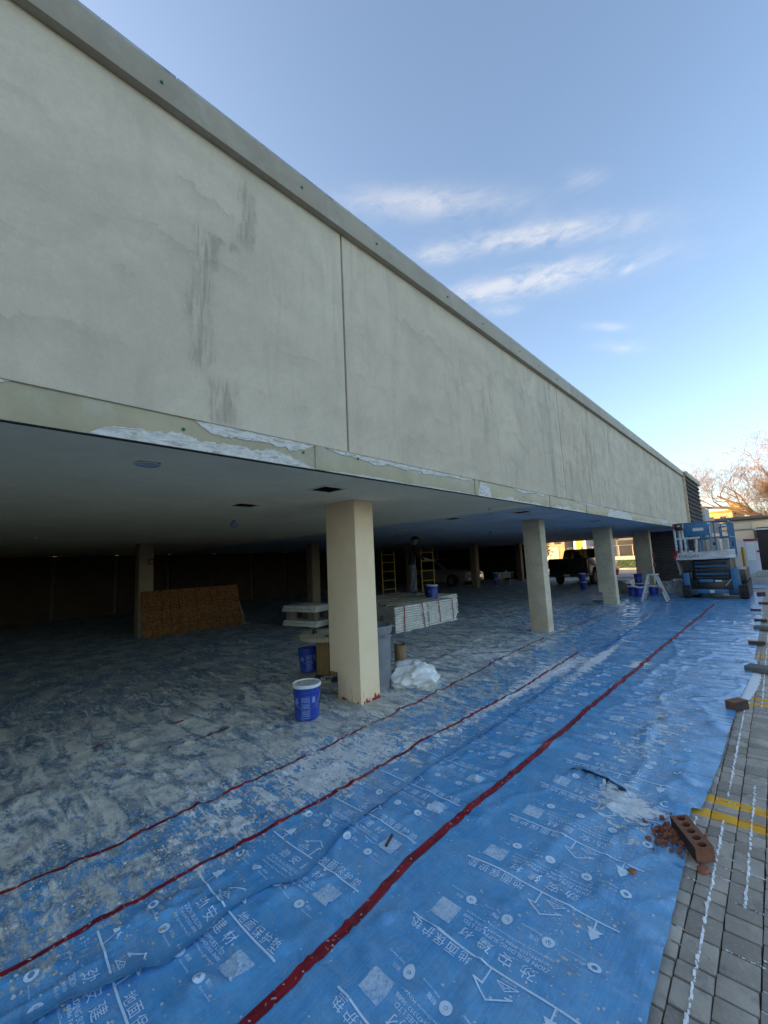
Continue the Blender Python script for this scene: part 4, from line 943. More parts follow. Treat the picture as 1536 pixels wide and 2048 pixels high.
# ---- foam board bundles with red straps
M_EPS = plain('foam_board', (.82, .80, .73), .85, 0, .12, 5, .4, 60, ((.52, .49, .42), .6)); M_STRAP = plain('red_strap', (.40, .012, .03), .4, 0, .1, 10, 0)
M_WRAP = plain('grey_wrap_film', (.36, .355, .33), .35, 0, .15, 4, .5, 16)
def bundle(label, x0, x1, y0, y1, n, th, z0=.012, straps=(), wrap=False, group='strapped foam board bundles'):
    o = empty('foam_bundle', ((x0+x1)/2, (y0+y1)/2, z0)); tag(o, label, 'foam boards', group); hx, hy = (x1-x0)/2, (y1-y0)/2
    for k in range(n):
        dx, dy = random.uniform(-.022, .012), random.uniform(-.025, .025)
        m = MB().box(-hx+dx, hx+dx, -hy+dy, hy+dy, k*th+.001, (k+1)*th-.008)
        m.build('foam_board', M_EPS, o, bevel=.012)
    H__ = n*th
    for (ya, yb) in straps:
        m = MB(); w_ = .018; pts = [(hx+.010, ya, 0), (hx+.012, ya*.5+yb*.5, H__*.5), (hx+.008, yb, H__+.004), (hx*.3, yb, H__+.004), (-hx-.008, yb, H__+.002)]
        for a_, b_ in zip(pts[:-1], pts[1:]):
            m.add([(a_[0], a_[1]-w_, a_[2]), (a_[0], a_[1]+w_, a_[2]), (b_[0], b_[1]+w_, b_[2]), (b_[0], b_[1]-w_, b_[2])], [(0, 1, 2, 3)])
        m.build('strap', M_STRAP, o)
    if wrap:
        m = MB(); nx, nz = 26, 12; vs = []
        for j in range(nz+1):
            for i in range(nx+1):
                x = -hx+(2*hx)*i/nx; z = H__*1.01*j/nz; b_ = .035+.035*mnoise.fractal(Vector((x*5, z*7, 2)), 1, 2, 4)
                vs.append((x, -hy-b_, z))
        for i in range(nx+1): x = -hx+2*hx*i/nx; vs.append((x, -hy+.16+.05*mnoise.noise(Vector((x*6, 0, 0))), H__+.008))
        m.add(vs, [(j*(nx+1)+i, j*(nx+1)+i+1, (j+1)*(nx+1)+i+1, (j+1)*(nx+1)+i) for j in range(nz+1) for i in range(nx)])
        wr = m.build('wrap_film', M_WRAP, o, smooth=50)
        MB().lathe([(.035, 0), (.05, 0), (.05, .002), (.035, .002)], 16).xf(Matrix.Translation((hx-.35, -hy-.10, .36)) @ Matrix.Rotation(R(90), 4, 'X')).build('printed_mark', M_BLACK, o)
    return o
bundle('left foam board bundle in grey wrap with two red straps', -9.0, -6.58, 7.20, 8.43, 11, .0555, straps=((-.32, -.30), (.46, .38)), wrap=True)
bundle('right foam board bundle with two thin red straps', -9.0, -6.60, 8.50, 9.74, 11, .0545, straps=((-.16, -.20), (.44, .42)))
bundle('rear foam board bundle under the right end of the planks', -9.8, -7.35, 9.80, 10.95, 11, .054)
o1 = tag(empty('foam_slab_pile', (-9.55, 6.95, .012), R(12)), 'low pile of grey foam slabs on blocks behind the spool', 'foam boards')
for z0, z1, dx in ((.06, .14, 0), (.145, .21, .03), (.44, .52, -.02), (.525, .60, .02)): MB().box(-.6+dx, .6+dx, -.45, .45, z0, z1).build('foam_slab', M_EPS, o1, bevel=.012)
for (x, y) in ((-.4, -.3), (.4, -.3), (-.4, .3), (.4, .3)): MB().box(x-.08, x+.08, y-.08, y+.08, 0, .058).build('block', M_LUMBER, o1); MB().box(x-.1, x+.1, y-.1, y+.1, .212, .438).build('block', M_LUMBER, o1)
for i in range(10):
    L_ = random.uniform(1.7, 3.0); yc = 8.6+random.uniform(-.5, .5); xc = -6.95-.24*i
    o = MB().box(-.045, .045, -L_/2, L_/2, 0, .038).build('plank', M_LUMBER, bevel=.003, loc=(xc, yc, .628 if yc < 9.9 else .628)); o.rotation_euler = (0, 0, R(random.uniform(-7, 5)))
    tag(o, 'weathered plank on top of the foam bundles, %s from their front edge' % ('first', 'second', 'third', 'fourth', 'fifth', 'sixth', 'seventh', 'eighth', 'ninth', 'tenth')[i], 'plank', 'planks on the foam bundles')

# ---- OSB sheet leaning on the inner column
t = NT('strand_board'); v = t.co(); a = t.vor(t.co(scale=(1, 1, 2.6), rot=(.5, 0, 0)), 22, 'F1', 'Color'); a2 = t.vor(t.co(scale=(1, 2.6, 1), rot=(-.7, 0, 0)), 17, 'F1', 'Color')
s1, s2 = t.sep(a), t.sep(a2); k = t.math('ADD', t.math('MULTIPLY', s1[0], .5), t.math('MULTIPLY', s2[1], .5))
c = t.mix(t.ramp(k, .2, .8), (.10, .038, .011), (.23, .10, .034)); x_, y_, z_ = t.sep(v)
ln = None
for zc in (.28, .43, .72, .80): q = t.math('LESS_THAN', t.math('ABSOLUTE', t.math('SUBTRACT', z_, t.math('ADD', zc, t.math('MULTIPLY', y_, .01)))), .007); ln = q if ln is None else t.math('MAXIMUM', ln, q)
for yc in (-.87, -.64, -.42, .04, .48, .69, .90): ln = t.math('MAXIMUM', ln, t.math('LESS_THAN', t.math('ABSOLUTE', t.math('SUBTRACT', y_, yc)), .009))
c = t.mix(t.math('MULTIPLY', ln, .7), c, (.03, .006, .008)); t.bump(k, .5, .004); M_OSB = t.set(c, .8, 0, .2)
ob = tag(empty('strand_board', (-11.92, 4.83, .01)), 'strand board sheet with dark grid lines leaning on the inner column', 'board')
b_ = MB().box(-.009, .009, -1.34, 1.34, 0, 1.22).build('sheet', M_OSB, ob); b_.rotation_euler = (0, R(-14), 0)
MB().beam((.0, 1.42, .02), (-.30, 1.30, .85), .04, .09).build('strut', M_LUMBER, ob); MB().box(-.1, .1, 1.34, 1.52, 0, .05).build('block', M_LUMBER, ob)
fa = tag(empty('fire_alarm', (-12.245, 3.72, 1.98)), 'small dark red fire alarm box on the inner column above the strand board', 'fire alarm')
MB().box(0, .045, -.065, .065, -.08, .08).build('housing', plain('alarm_red', (.16, .012, .012), .45, 0, .1, 20, 0), fa, bevel=.008); MB().lathe([(0, .02), (.018, .015), (.025, 0)], 14).xf(Matrix.Translation((.0455, .01, .0)) @ Matrix.Rotation(R(90), 4, 'Y')).build('strobe', M_WHITE, fa, smooth=50)

# ---- scaffold tower and worker
M_YEL = plain('yellow_scaffold_paint', (.42, .24, .025), .5, .1, .15, 10, .1, 60, ((.25, .22, .16), .5))
sc = tag(empty('scaffold', (-9.95, 11.65, .01)), 'narrow yellow scaffold with two ladder end frames behind the worker', 'scaffold')
for sx in (-.95, .95):
    fr = MB()
    for sy in (-.35, .35): fr.cyl((sx, sy, .0), (sx, sy, 2.08), .022, .022, 10)
    f_ = fr.build('end_frame', M_YEL, sc, smooth=50)
    for z in (.28, .62, .96, 1.30, 1.64, 1.94): MB().cyl((sx, -.35, z), (sx, .35, z), .017, .017, 8).build('rung', M_YEL, f_, smooth=50)
for sy in (-.35, .35): MB().cyl((-.95, sy, .45), (.95, sy, .45), .018, .018, 8).build('side_rail', M_YEL, sc, smooth=50)
MB().box(-.95, .95, -.33, .33, .47, .50).build('deck', M_LUMBER, sc)

def person(name, label, loc, rz, parts):
    root = empty(name, loc, rz); tag(root, label, 'person')
    J = {'pel': (0, 0, .93, .135, .115), 'sp': (.02, 0, 1.08, .135, .105), 'ch': (.06, 0, 1.28, .165, .115), 'nk0': (.085, 0, 1.43, .085, .075), 'nk': (.11, 0, 1.49, .055, .055)}
    E_ = [('pel', 'sp'), ('sp', 'ch'), ('ch', 'nk0'), ('nk0', 'nk')]
    J['hd0'] = (.135, 0, 1.545, .062, .070); J['hd1'] = (.15, 0, 1.615, .080, .095); J['hd2'] = (.155, 0, 1.68, .072, .088); J['hd3'] = (.15, 0, 1.725, .045, .055); E_ += [('nk', 'hd0'), ('hd0', 'hd1'), ('hd1', 'hd2'), ('hd2', 'hd3')]
    J['ns'] = (.245, 0, 1.60, .016, .014); E_ += [('hd1', 'ns')]
    for s_, nm in ((1, 'L'), (-1, 'R')):
        fx = .0 if s_ > 0 else .06
        J['sh'+nm] = (.08, s_*.165, 1.40, .072, .072); J['el'+nm] = (.19+fx, s_*.235, 1.14, .048, .048); J['wr'+nm] = (.40+fx, s_*.17, 1.03, .032, .034); J['pm'+nm] = (.47+fx, s_*.155, 1.02, .036, .020)
        E_ += [('ch', 'sh'+nm), ('sh'+nm, 'el'+nm), ('el'+nm, 'wr'+nm), ('wr'+nm, 'pm'+nm)]
        for q in range(4):
            a = (.545+fx-.006*abs(q-1), s_*(.150-.021*(q-1.2)), 1.012, .010, .010); b = (.565+fx-.010*abs(q-1), s_*(.148-.021*(q-1.2)), .975, .009, .009); J[f'f{q}a'+nm] = a; J[f'f{q}b'+nm] = b; E_ += [('pm'+nm, f'f{q}a'+nm), (f'f{q}a'+nm, f'f{q}b'+nm)]
        J['ta'+nm] = (.475+fx, s_*.105, 1.01, .012, .012); J['tb'+nm] = (.515+fx, s_*.095, .99, .010, .010); E_ += [('wr'+nm, 'ta'+nm), ('ta'+nm, 'tb'+nm)]
        kx = .05 if s_ > 0 else -.03
        J['hp'+nm] = (0, s_*.085, .86, .105, .100); J['kn'+nm] = (.035+kx, s_*.10, .49, .068, .065); J['cf'+nm] = (kx-.01, s_*.10, .33, .062, .066); J['an'+nm] = (kx-.04, s_*.10, .10, .045, .048); J['hl'+nm] = (kx-.06, s_*.10, .045, .045, .04); J['to'+nm] = (kx+.13, s_*.115, .035, .044, .030)
        E_ += [('pel', 'hp'+nm), ('hp'+nm, 'kn'+nm), ('kn'+nm, 'cf'+nm), ('cf'+nm, 'an'+nm), ('an'+nm, 'hl'+nm), ('an'+nm, 'to'+nm)]
    ks = list(J); me = bpy.data.meshes.new('body'); me.from_pydata([J[k][:3] for k in ks], [(ks.index(a), ks.index(b)) for a, b in E_], [])
    o = bpy.data.objects.new('body', me); COL.objects.link(o)
    md = o.modifiers.new('skin', 'SKIN'); md.use_smooth_shade = True
    for i, k in enumerate(ks):
        sv = me.skin_vertices[0].data[i]; sv.radius = J[k][3:]; sv.use_root = (k == 'pel')
    o.modifiers.new('sub', 'SUBSURF').levels = 2; o.modifiers['sub'].render_levels = 2
    dg = bpy.context.evaluated_depsgraph_get(); m2 = bpy.data.meshes.new_from_object(o.evaluated_get(dg)); bpy.data.objects.remove(o)
    for mt in parts: m2.materials.append(mt)
    for p in m2.polygons:
        c_ = p.center; p.use_smooth = True
        p.material_index = 2 if c_.z > 1.50 or (c_.x > .385 and c_.z < 1.08 and c_.z > .9) else (0 if c_.z > .90 else (1 if c_.z > .085 else 3))
    b = obj('body', m2, root)
    return root
M_SHIRT = plain('black_shirt', (.012, .012, .014), .9, 0, .2, 8, .3, 60); M_JEAN = plain('dusty_jeans', (.11, .115, .12), .9, 0, .25, 7, .3, 60, ((.26, .26, .25), .7)); M_SKIN = plain('skin', (.34, .20, .14), .55, 0, .08, 12, .05); M_BOOT = plain('dusty_boots', (.10, .085, .065), .9, 0, .2, 15, .3)
man = person('person', 'worker in black top, dusty jeans and black cap standing on the foam bundles', (-8.12, 9.72, .668), R(40), [M_SHIRT, M_JEAN, M_SKIN, M_BOOT])
MB().lathe([(.106, -.012), (.108, .0), (.106, .03), (.085, .07), (.045, .088), (0, .092)], 20).xf(Matrix.Translation((.150, 0, 1.665)) @ Matrix.Diagonal((1.08, .92, 1, 1))).build('cap', M_SHIRT, man, smooth=50)
MB().prism([(.235, -.07), (.30, -.055), (.325, 0), (.30, .055), (.235, .07)], 'z', 1.652, 1.660).build('cap_peak', M_SHIRT, man, bevel=.002)
for s_ in (-1, 1): MB().lathe([(0, .012), (.020, .008), (.024, 0), (.018, -.006)], 10).xf(Matrix.Translation((.140, s_*.083, 1.60)) @ Matrix.Rotation(R(-90*s_), 4, 'X') @ Matrix.Diagonal((.8, 1.2, 1, 1))).build('ear', M_SKIN, man, smooth=60); MB().lathe([(0, .004), (.009, .002), (.010, 0)], 8).xf(Matrix.Translation((.226, s_*.032, 1.628)) @ Matrix.Rotation(R(90), 4, 'Y')).build('eye', M_BLACK, man)
MB().box(.222, .232, -.025, .025, 1.563, 1.570).build('mouth', plain('lips', (.22, .09, .08), .6, 0, .1, 20, 0), man)
tr = tag(empty('trowel', (-7.58, 9.93, 1.64), R(40)), 'small steel trowel held by the worker in black', 'trowel')
MB().cyl((-.10, 0, .0), (.02, 0, .03), .014, .012, 8).build('grip', M_LUMBER, tr, smooth=50); MB().prism([(.03, -.05), (.20, -.035), (.20, .035), (.03, .05)], 'z', .03, .033).build('blade', M_STEEL, tr)

# ---- white step ladder
M_ALU = plain('white_ladder_paint', (.58, .57, .52), .5, .1, .1, 8, .1, 50, ((.35, .34, .30), .5))
ld = tag(empty('step_ladder', (-3.02, 15.75, .012), R(3)), 'small white step ladder with paint splashes standing before the blue pails', 'ladder')
for sy in (-.23, .23):
    MB().beam((-.34, sy*1.15, 0), (-.09, sy*.8, .86), .06, .028, up=(0, 1, 0)).build('front_rail', M_ALU, ld, bevel=.004)
    MB().beam((.36, sy*1.15, 0), (.10, sy*.8, .86), .055, .026, up=(0, 1, 0)).build('rear_rail', M_ALU, ld, bevel=.004)
    MB().beam((-.21, sy*.98, .46), (.0, sy*.98, .50), .018, .01).beam((.0, sy*.98, .50), (.22, sy*.98, .455), .018, .01).build('spreader', M_ALU, ld)
    MB().box(-.38, -.30, sy*1.15-.025, sy*1.15+.025, -.006, .03).build('foot', M_BLACK, ld); MB().box(.325, .405, sy*1.15-.025, sy*1.15+.025, -.006, .03).build('foot', M_BLACK, ld)
MB().box(-.15, .16, -.20, .20, .855, .885).build('top_step', M_ALU, ld, bevel=.005)
for z, x in ((.29, -.255), (.57, -.17)): MB().box(x-.05, x+.06, -.22, .22, z, z+.025).build('step', M_ALU, ld, bevel=.004)
for z in (.2, .45): MB().cyl((.36-.26*z/.86, -.23, z), (.36-.26*z/.86, .23, z), .01, .01, 8).build('rear_bar', M_ALU, ld)
MB().beam((.262, -.262, .34), (.222, -.254, .47), .035, .004, up=(0, 1, 0)).build('red_sticker', M_RED, ld)

# ---- bricks and slabs along the edge of the mats
t = NT('red_brick'); v = t.co(); n1 = t.noise(v, 14, 6, .65); n2 = t.noise(v, 90, 3, .6); oi = t.n('ShaderNodeObjectInfo').outputs['Random']
c = t.mix(t.ramp(n1, .3, .7), (.30, .105, .055), (.46, .19, .11)); c = t.mix(t.math('MULTIPLY', oi, .6), c, (.16, .085, .06)); t.bump(t.math('ADD', n2, n1), .6, .006); M_RBRICK = t.set(c, .88, 0, .2)
M_RBDARK = plain('brick_dark_face', (.060, .040, .034), .85, 0, .25, 10, .5, 60); M_RPOW = plain('brick_rubble', (.36, .13, .075), .95, 0, .3, 20, .6, 60)
def cored_brick(name, L, Wd, Hh, mats, cores=True):
    """a clay brick lying with its cored face up; cores are real pits"""
    m = MB(); r_ = Wd*.24; n = 16
    nc = 5 if cores else 0
    m.add([(-L/2, -Wd/2, 0), (L/2, -Wd/2, 0), (L/2, Wd/2, 0), (-L/2, Wd/2, 0), (-L/2, -Wd/2, Hh), (L/2, -Wd/2, Hh), (L/2, Wd/2, Hh), (-L/2, Wd/2, Hh)],
          [(3, 2, 1, 0), (1, 2, 6, 5), (3, 0, 4, 7), (2, 3, 7, 6)])
    m.add([(-L/2, -Wd/2, 0), (L/2, -Wd/2, 0), (L/2, -Wd/2, Hh), (-L/2, -Wd/2, Hh)], [(0, 1, 2, 3)], 1)
    if not nc: m.add([(-L/2, -Wd/2, Hh), (L/2, -Wd/2, Hh), (L/2, Wd/2, Hh), (-L/2, Wd/2, Hh)], [(0, 1, 2, 3)]); return m.mesh(name, mats, bevel=.004)
    cw = L/nc
    for k in range(nc):
        cx = -L/2+cw*(k+.5); sq = []
        for i in range(n):
            a = 2*math.pi*(i+.5)/n; dx, dy = math.cos(a), math.sin(a); s_ = min(cw/2/max(abs(dx), 1e-6), Wd/2/max(abs(dy), 1e-6)); sq.append((cx+dx*s_, dy*s_, Hh))
        ci = [(cx+r_*math.cos(2*math.pi*(i+.5)/n)*min(1, cw*.42/r_), r_*math.sin(2*math.pi*(i+.5)/n), Hh) for i in range(n)]; bo = [(a, b, Hh-.045) for a, b, _ in ci]
        m.add(sq+ci+bo, [(i, (i+1) % n, n+(i+1) % n, n+i) for i in range(n)]+[(n+i, n+(i+1) % n, 2*n+(i+1) % n, 2*n+i) for i in range(n)]+[tuple(range(2*n, 3*n))])
        for sx in (-1, 1):
            for sy in (-1, 1):
                near = sorted([q for q in sq], key=lambda q: (q[0]-(cx+sx*cw/2))**2+(q[1]-sy*Wd/2)**2)[:2]
                m.add([near[0], near[1], (cx+sx*cw/2, sy*Wd/2, Hh)], [(0, 1, 2)])
    return m.mesh(name, mats)
ME_CORED = cored_brick('brick_cored', .225, .095, .085, [M_RBRICK, M_RBDARK]); ME_BRICK = cored_brick('brick', .20, .098, .088, [M_RBRICK, M_RBDARK], False)
ME_FLAT = cored_brick('brick_flat', .20, .10, .062, [M_RBRICK, M_RBDARK], False)
for nm in (ME_BRICK, ME_FLAT):
    for vv in nm.vertices: vv.co += Vector([mnoise.noise(vv.co*40+Vector((q*9, 0, 0))) for q in range(3)])*.002
o = obj('brick', ME_CORED, None, (-.535, 2.985, .028)); o.rotation_euler = (R(6), R(9), R(-52)); tag(o, 'broken cored red brick with five holes at the torn edge of the mat', 'brick', 'bricks weighing down the mat edge')
for (x, y, rz, me, lab) in ((-.485, 5.72, 62, ME_BRICK, 'square ended brown brick nearest the camera of those down the mat edge'), (-.425, 9.48, 25, ME_FLAT, 'red brick on the mat edge between the two grey slabs'),
                            (-.43, 12.28, 10, ME_FLAT, 'dark brown brick just beyond the second grey slab'), (-.56, 14.15, -5, ME_FLAT, 'small brown brick set in from the mat edge'),
                            (-.44, 15.85, 15, ME_FLAT, 'reddish brick near the pavers short of the lift'), (-.53, 18.35, 30, ME_FLAT, 'lower brick of the pair beside the lift track'), (-.535, 18.37, 42, ME_FLAT, 'upper brick of the pair beside the lift track')):
    o = obj('brick', me, None, (x, y, .074 if 'upper' in lab else .013)); o.rotation_euler = (0, 0, R(rz)); tag(o, lab, 'brick', 'bricks weighing down the mat edge')
M_SLAB = plain('grey_slab', (.155, .155, .145), .9, 0, .15, 6, .4, 60)
for (x, y, sx, sy, sz, rz, lab) in ((-.30, 7.55, .36, .24, .065, -14, 'nearer grey concrete slab lying across the mat edge'), (-.30, 11.2, .40, .24, .07, -8, 'farther grey concrete slab lying across the mat edge'),
                                    (-4.47, 13.98, .42, .26, .05, 20, 'flat grey slab lying by the foot of the third column'), (-4.45, 15.0, .42, .2, .07, 5, 'grey slab set on edge behind the third column')):
    o = MB().box(-sx/2, sx/2, -sy/2, sy/2, 0, sz).build('concrete_slab', M_SLAB, bevel=.006, loc=(x, y, .012)); o.rotation_euler = (0, 0, R(rz)); tag(o, lab, 'slab')
# rubble under the cored brick
def heap(n, cx, cy_, rx, ry, smin, smax):
    m = MB()
    for i in range(n):
        x, y = random.gauss(cx, rx), random.gauss(cy_, ry); s_ = random.uniform(smin, smax)*(.4+random.random()**2)
        m.obox((x, y, .012+float(height(x, y))*.6+s_*.3+.016*math.exp(-((x-cx)/rx)**2-((y-cy_)/ry)**2)), (s_, s_*random.uniform(.5, 1), s_*random.uniform(.4, .8)), (random.random()*3, random.random()*3, random.random()*3))
    return m
o = heap(420, -.625, 3.02, .05, .07, .005, .026).build('brick_rubble', M_RPOW); tag(o, 'red brick rubble and dust round the broken cored brick', 'rubble', kind='stuff')
for (x, y, s_, rz, lab) in ((-.745, 2.56, .045, 30, 'red brick chip lying alone on the clean blue mat nearest the camera'), (-.735, 2.90, .045, 10, 'red brick chip left of the rubble'), (-.775, 3.05, .026, 70, 'smallest red brick chip beside the white splashes'), (-.475, 2.83, .07, 40, 'flat red brick flake on the pavers below the broken brick')):
    pl = [(math.cos(a)*s_*.5*random.uniform(.7, 1.1), math.sin(a)*s_*.36*random.uniform(.7, 1.1)) for a in [k*6.283/7 for k in range(7)]]
    o = MB().prism(pl, 'z', 0, s_*.28).build('brick_chip', M_RBRICK, bevel=.002, loc=(x, y, (float(height(x, y))+.004) if x < -.55 else .0)); o.rotation_euler = (R(4), R(-5), R(rz)); tag(o, lab, 'brick chip')
mk = tag(empty('marker_pen', (-1.855, 2.01, .024), R(62)), 'black marker pen lying on the mat left of the red tape', 'pen')
mk.rotation_euler = (0, 0, R(112)); mk.location = (-1.885, 1.905, G0(-1.885, 1.905)+.008); MB().cyl((-.04, 0, 0), (.035, 0, 0), .0075, .0075, 10).build('barrel', M_BLACK, mk, smooth=50); MB().cyl((.035, 0, 0), (.065, 0, 0), .0085, .0075, 10).build('pen_cap', M_BLACK, mk, smooth=50)
sk = MB().beam((-4.05, 6.35, .03), (-3.32, 7.12, .03), .03, .018).build('wooden_stick', M_LUMBER); tag(sk, 'thin wooden stick lying in the white splash near the second column', 'stick')
for i, (x, y, L_, rz) in enumerate(((-6.3, 1.3, .14, 30), (-1.02, 4.95, .05, 20))):
    o = MB().box(-L_/2, L_/2, -.008, .008, 0, .006).build('scrap_strip', M_CR1 if i == 0 else M_YEL, loc=(x, y, G0(x, y))); o.rotation_euler = (0, 0, R(rz)); tag(o, ('white scrap strip on the dark dusty mat' if i == 0 else 'tiny yellow scrap on the clean blue mat'), 'scrap')

# ---- scissor lift on tracks
M_LBLUE = plain('lift_blue_paint', (.008, .145, .30), .38, 0, .12, 5, .1, 40, ((.20, .24, .27), .3)); M_LDARK = plain('dark_lift_blue', (.006, .045, .085), .5, 0, .2, 6, .15)
M_RUB = plain('track_rubber', (.028, .026, .024), .9, 0, .25, 8, .5, 50, ((.12, .10, .08), .6)); M_PFILM = plain('white_wrap', (.58, .59, .58), .4, 0, .12, 6, .5, 22, ((.38, .36, .33), .4))
M_BEIGE = plain('beige_box', (.46, .44, .38), .8, 0, .08, 4, .15)
lf = tag(empty('scissor_lift', (-1.61, 17.15, .012)), 'blue tracked scissor lift with wrapped railings parked on the mats', 'scissor lift')
def lp(mb, name, mat, parent=lf, **k): return mb.build(name, mat, parent, **k)
# tracks
for sx in (-1, 1):
    xa, xb = sx*.62, sx*.84; x0, x1 = min(xa, xb), max(xa, xb)
    pr = [(.10, .0), (2.55, .0), (2.72, .10), (2.80, .27), (2.70, .44), (2.52, .52), (.15, .52), (-.03, .44), (-.10, .27), (-.04, .10)]
    tk = lp(MB().prism(pr, 'x', x0, x1), 'track', M_RUB, bevel=.03)
    lug = MB()
    for k in range(26): lug.box(x0-.006, x1+.006, .12+k*.094, .16+k*.094, -.012, .004).box(x0-.006, x1+.006, .15+k*.092, .19+k*.092, .516, .535)
    for k in range(5): lug.obox(((x0+x1)/2, -.075+.0*k, .10+k*.08), (x1-x0+.012, .035, .04))
    lp(lug, 'track_lug', M_RUB, tk); tk.children[0]['kind'] = 'stuff'
    for y in (.3, .9, 1.5, 2.1, 2.45): lp(MB().cyl((x0+.02*sx, y, .2), (x0-.0+(x1-x0)*.5+sx*(x1-x0)*.52, y, .2), .13, .13, 18), 'road_wheel', M_LDARK, tk, smooth=40)
# chassis
lp(MB().box(-.80, .72, -.02, .10, .17, .30), 'front_beam', M_LBLUE, bevel=.012); lp(MB().box(-.12, .0, -.026, -.021, .185, .285), 'white_sticker', M_WHITE)
lp(MB().box(-.62, .62, .10, 2.6, .20, .42), 'chassis', M_LDARK, bevel=.02)
for x0, x1, z1 in ((-.78, -.60, .84), (.48, .70, .96)): lp(MB().prism([(x0, .17), (x1, .17), (x1-.02, z1), (x0-.02, z1)], 'y', -.03, .30), 'corner_post', M_LBLUE, bevel=.015)
for x0, x1 in ((-.80, -.42), (.36, .74)): lp(MB().prism([(-.04, .12), (.34, .12), (.34, .33), (-.04, .30)], 'x', x0, x1), 'outrigger_box', M_LDARK, bevel=.015)
lp(MB().box(.50, .83, .02, 2.4, .55, .93), 'engine_cover', M_BLACK, bevel=.02); lp(MB().box(-.83, -.56, .32, 2.4, .55, .85), 'battery_cover', M_BLACK, bevel=.02)
lp(MB().box(-.40, .28, .02, .55, .30, .52), 'hydraulic_tank', M_BLACK, bevel=.02); lp(MB().box(-.36, .0, .0, .4, .525, .62), 'valve_block', M_LBLUE, bevel=.01); lp(MB().box(.05, .22, -.005, .02, .54, .60), 'data_plate', M_WHITE)
# folded scissor arms
for k in range(5):
    z = .66+k*.125
    for sx in (-.40, -.30, .26, .36): lp(MB().beam((sx, .10, z), (sx, 2.45, z+.07*(1 if k % 2 else -1)), .06, .085), 'scissor_arm', M_LDARK, bevel=.008)
    lp(MB().cyl((-.44, .12, z), (.40, .12, z), .028, .028, 10), 'cross_pin', M_LBLUE if k % 2 else M_LDARK, smooth=50)
lp(MB().cyl((.30, .0, .42), (.52, .05, .70), .022, .022, 8), 'hydraulic_hose', M_STEEL, smooth=50); lp(MB().tube([(-.5, .05, .5), (-.42, -.02, .42), (-.46, .02, .36), (-.38, .0, .33)], .02, 8), 'cable_loom', M_BLACK, smooth=50)
lp(MB().box(-.52, .48, .20, 2.45, .44, 1.255), 'scissor_dark_fill', M_BLACK, bevel=.02)  # added black box, makes the gaps between the arms read dark
lp(MB().box(-.585, .465, .06, .16, .305, .60), 'chassis_dark_fill', M_BLACK, bevel=.01)  # added black fill, darkens the open space behind the front beam
# platform
pf = lp(MB().box(-.90, .57, .02, 2.6, 1.27, 1.36), 'platform_deck', M_LBLUE, bevel=.01)
def rail(a, b, r_=.021, mat=M_LBLUE, nm='guard_rail', par=pf): return MB().cyl(a, b, r_, r_, 10).build(nm, mat, par, smooth=50)
xa, xb, ya, yb = -.88, .55, .05, 2.55
for z in (2.50, 1.98):
    rail((xa, ya, z), (xb, ya, z)); rail((xa, yb, z), (xb, yb, z)); rail((xb, ya, z), (xb, yb, z)); rail((xa, ya, z), (xa, yb, z))
for x in (-.56, -.16, .20, xb): rail((x, ya, 1.36), (x, ya, 2.5)); rail((x, yb, 1.36), (x, yb, 2.5))
for y in (.6, 1.2, 1.8): rail((xb, y, 1.36), (xb, y, 2.5)); rail((xa, y, 1.36), (xa, y, 2.5))
rail((.34, ya, 1.98), (.34, ya, 2.30)); rail((.34, ya, 2.30), (.52, ya, 2.30))
lp(MB().box(-.60, .05, .018, .030, 2.06, 2.485), 'blue_panel', M_LBLUE, pf, bevel=.004); lp(MB().box(-.36, -.07, .010, .017, 2.22, 2.32), 'panel_sticker', M_WHITE, pf)
lp(MB().box(.07, .33, .5, .52, 2.12, 2.48), 'beige_board', M_BEIGE, pf)
for (x, w_, h_, yq) in ((.14, .22, .62, .35), (-.20, .20, .55, .6), (.40, .14, .55, .5)): lp(MB().box(x-w_/2, x+w_/2, yq, yq+.3, 1.365, 1.365+h_), 'beige_carton', M_BEIGE, pf, bevel=.006)
lp(MB().box(.10, .18, .342, .348, 1.72, 1.82), 'carton_mark', M_BLACK, pf); lp(MB().lathe([(.05, 0), (.085, 0), (.085, .03), (.05, .03)], 16).xf(Matrix.Translation((.56, 1.0, 1.75)) @ Matrix.Rotation(R(90), 4, 'Y')), 'coiled_hose', M_BLACK, pf, smooth=50)
# plastic wrapped corner and control box
def wrapped(p0, p1, r_, seed, par=pf):
    p0, p1 = Vector(p0), Vector(p1); n = 14; pts = [p0.lerp(p1, i/n)+Vector((mnoise.noise(Vector((i*.7, seed, 0))), mnoise.noise(Vector((i*.7, seed, 5))), 0))*.015 for i in range(n+1)]
    MB().tube(pts, [r_*(1+.5*mnoise.noise(Vector((i*1.1, seed, 9)))) for i in range(n+1)], 8).build('plastic_wrap', M_PFILM, par, smooth=60)
for i, (a, b) in enumerate((((xa, ya, 1.4), (xa, ya, 2.35)), ((-.74, ya, 1.4), (-.74, ya, 2.45)), ((-.60, ya, 1.4), (-.62, ya, 2.0)), ((xa, ya, 1.98), (-.20, ya, 1.99)), ((-.66, ya, 2.0), (-.66, ya, 2.48)), ((-.36, ya, 1.4), (-.30, ya, 1.95)))): wrapped(a, b, .036, i*3.3)
lp(MB().box(-.83, -.62, -.06, .10, 2.28, 2.50), 'control_box', M_BLACK, pf, bevel=.012); lp(MB().box(-.90, -.835, -.04, .08, 2.34, 2.49), 'red_cover', M_RED, pf, bevel=.015); lp(MB().box(-.77, -.69, -.066, -.061, 2.40, 2.44), 'control_label', M_WHITE, pf)
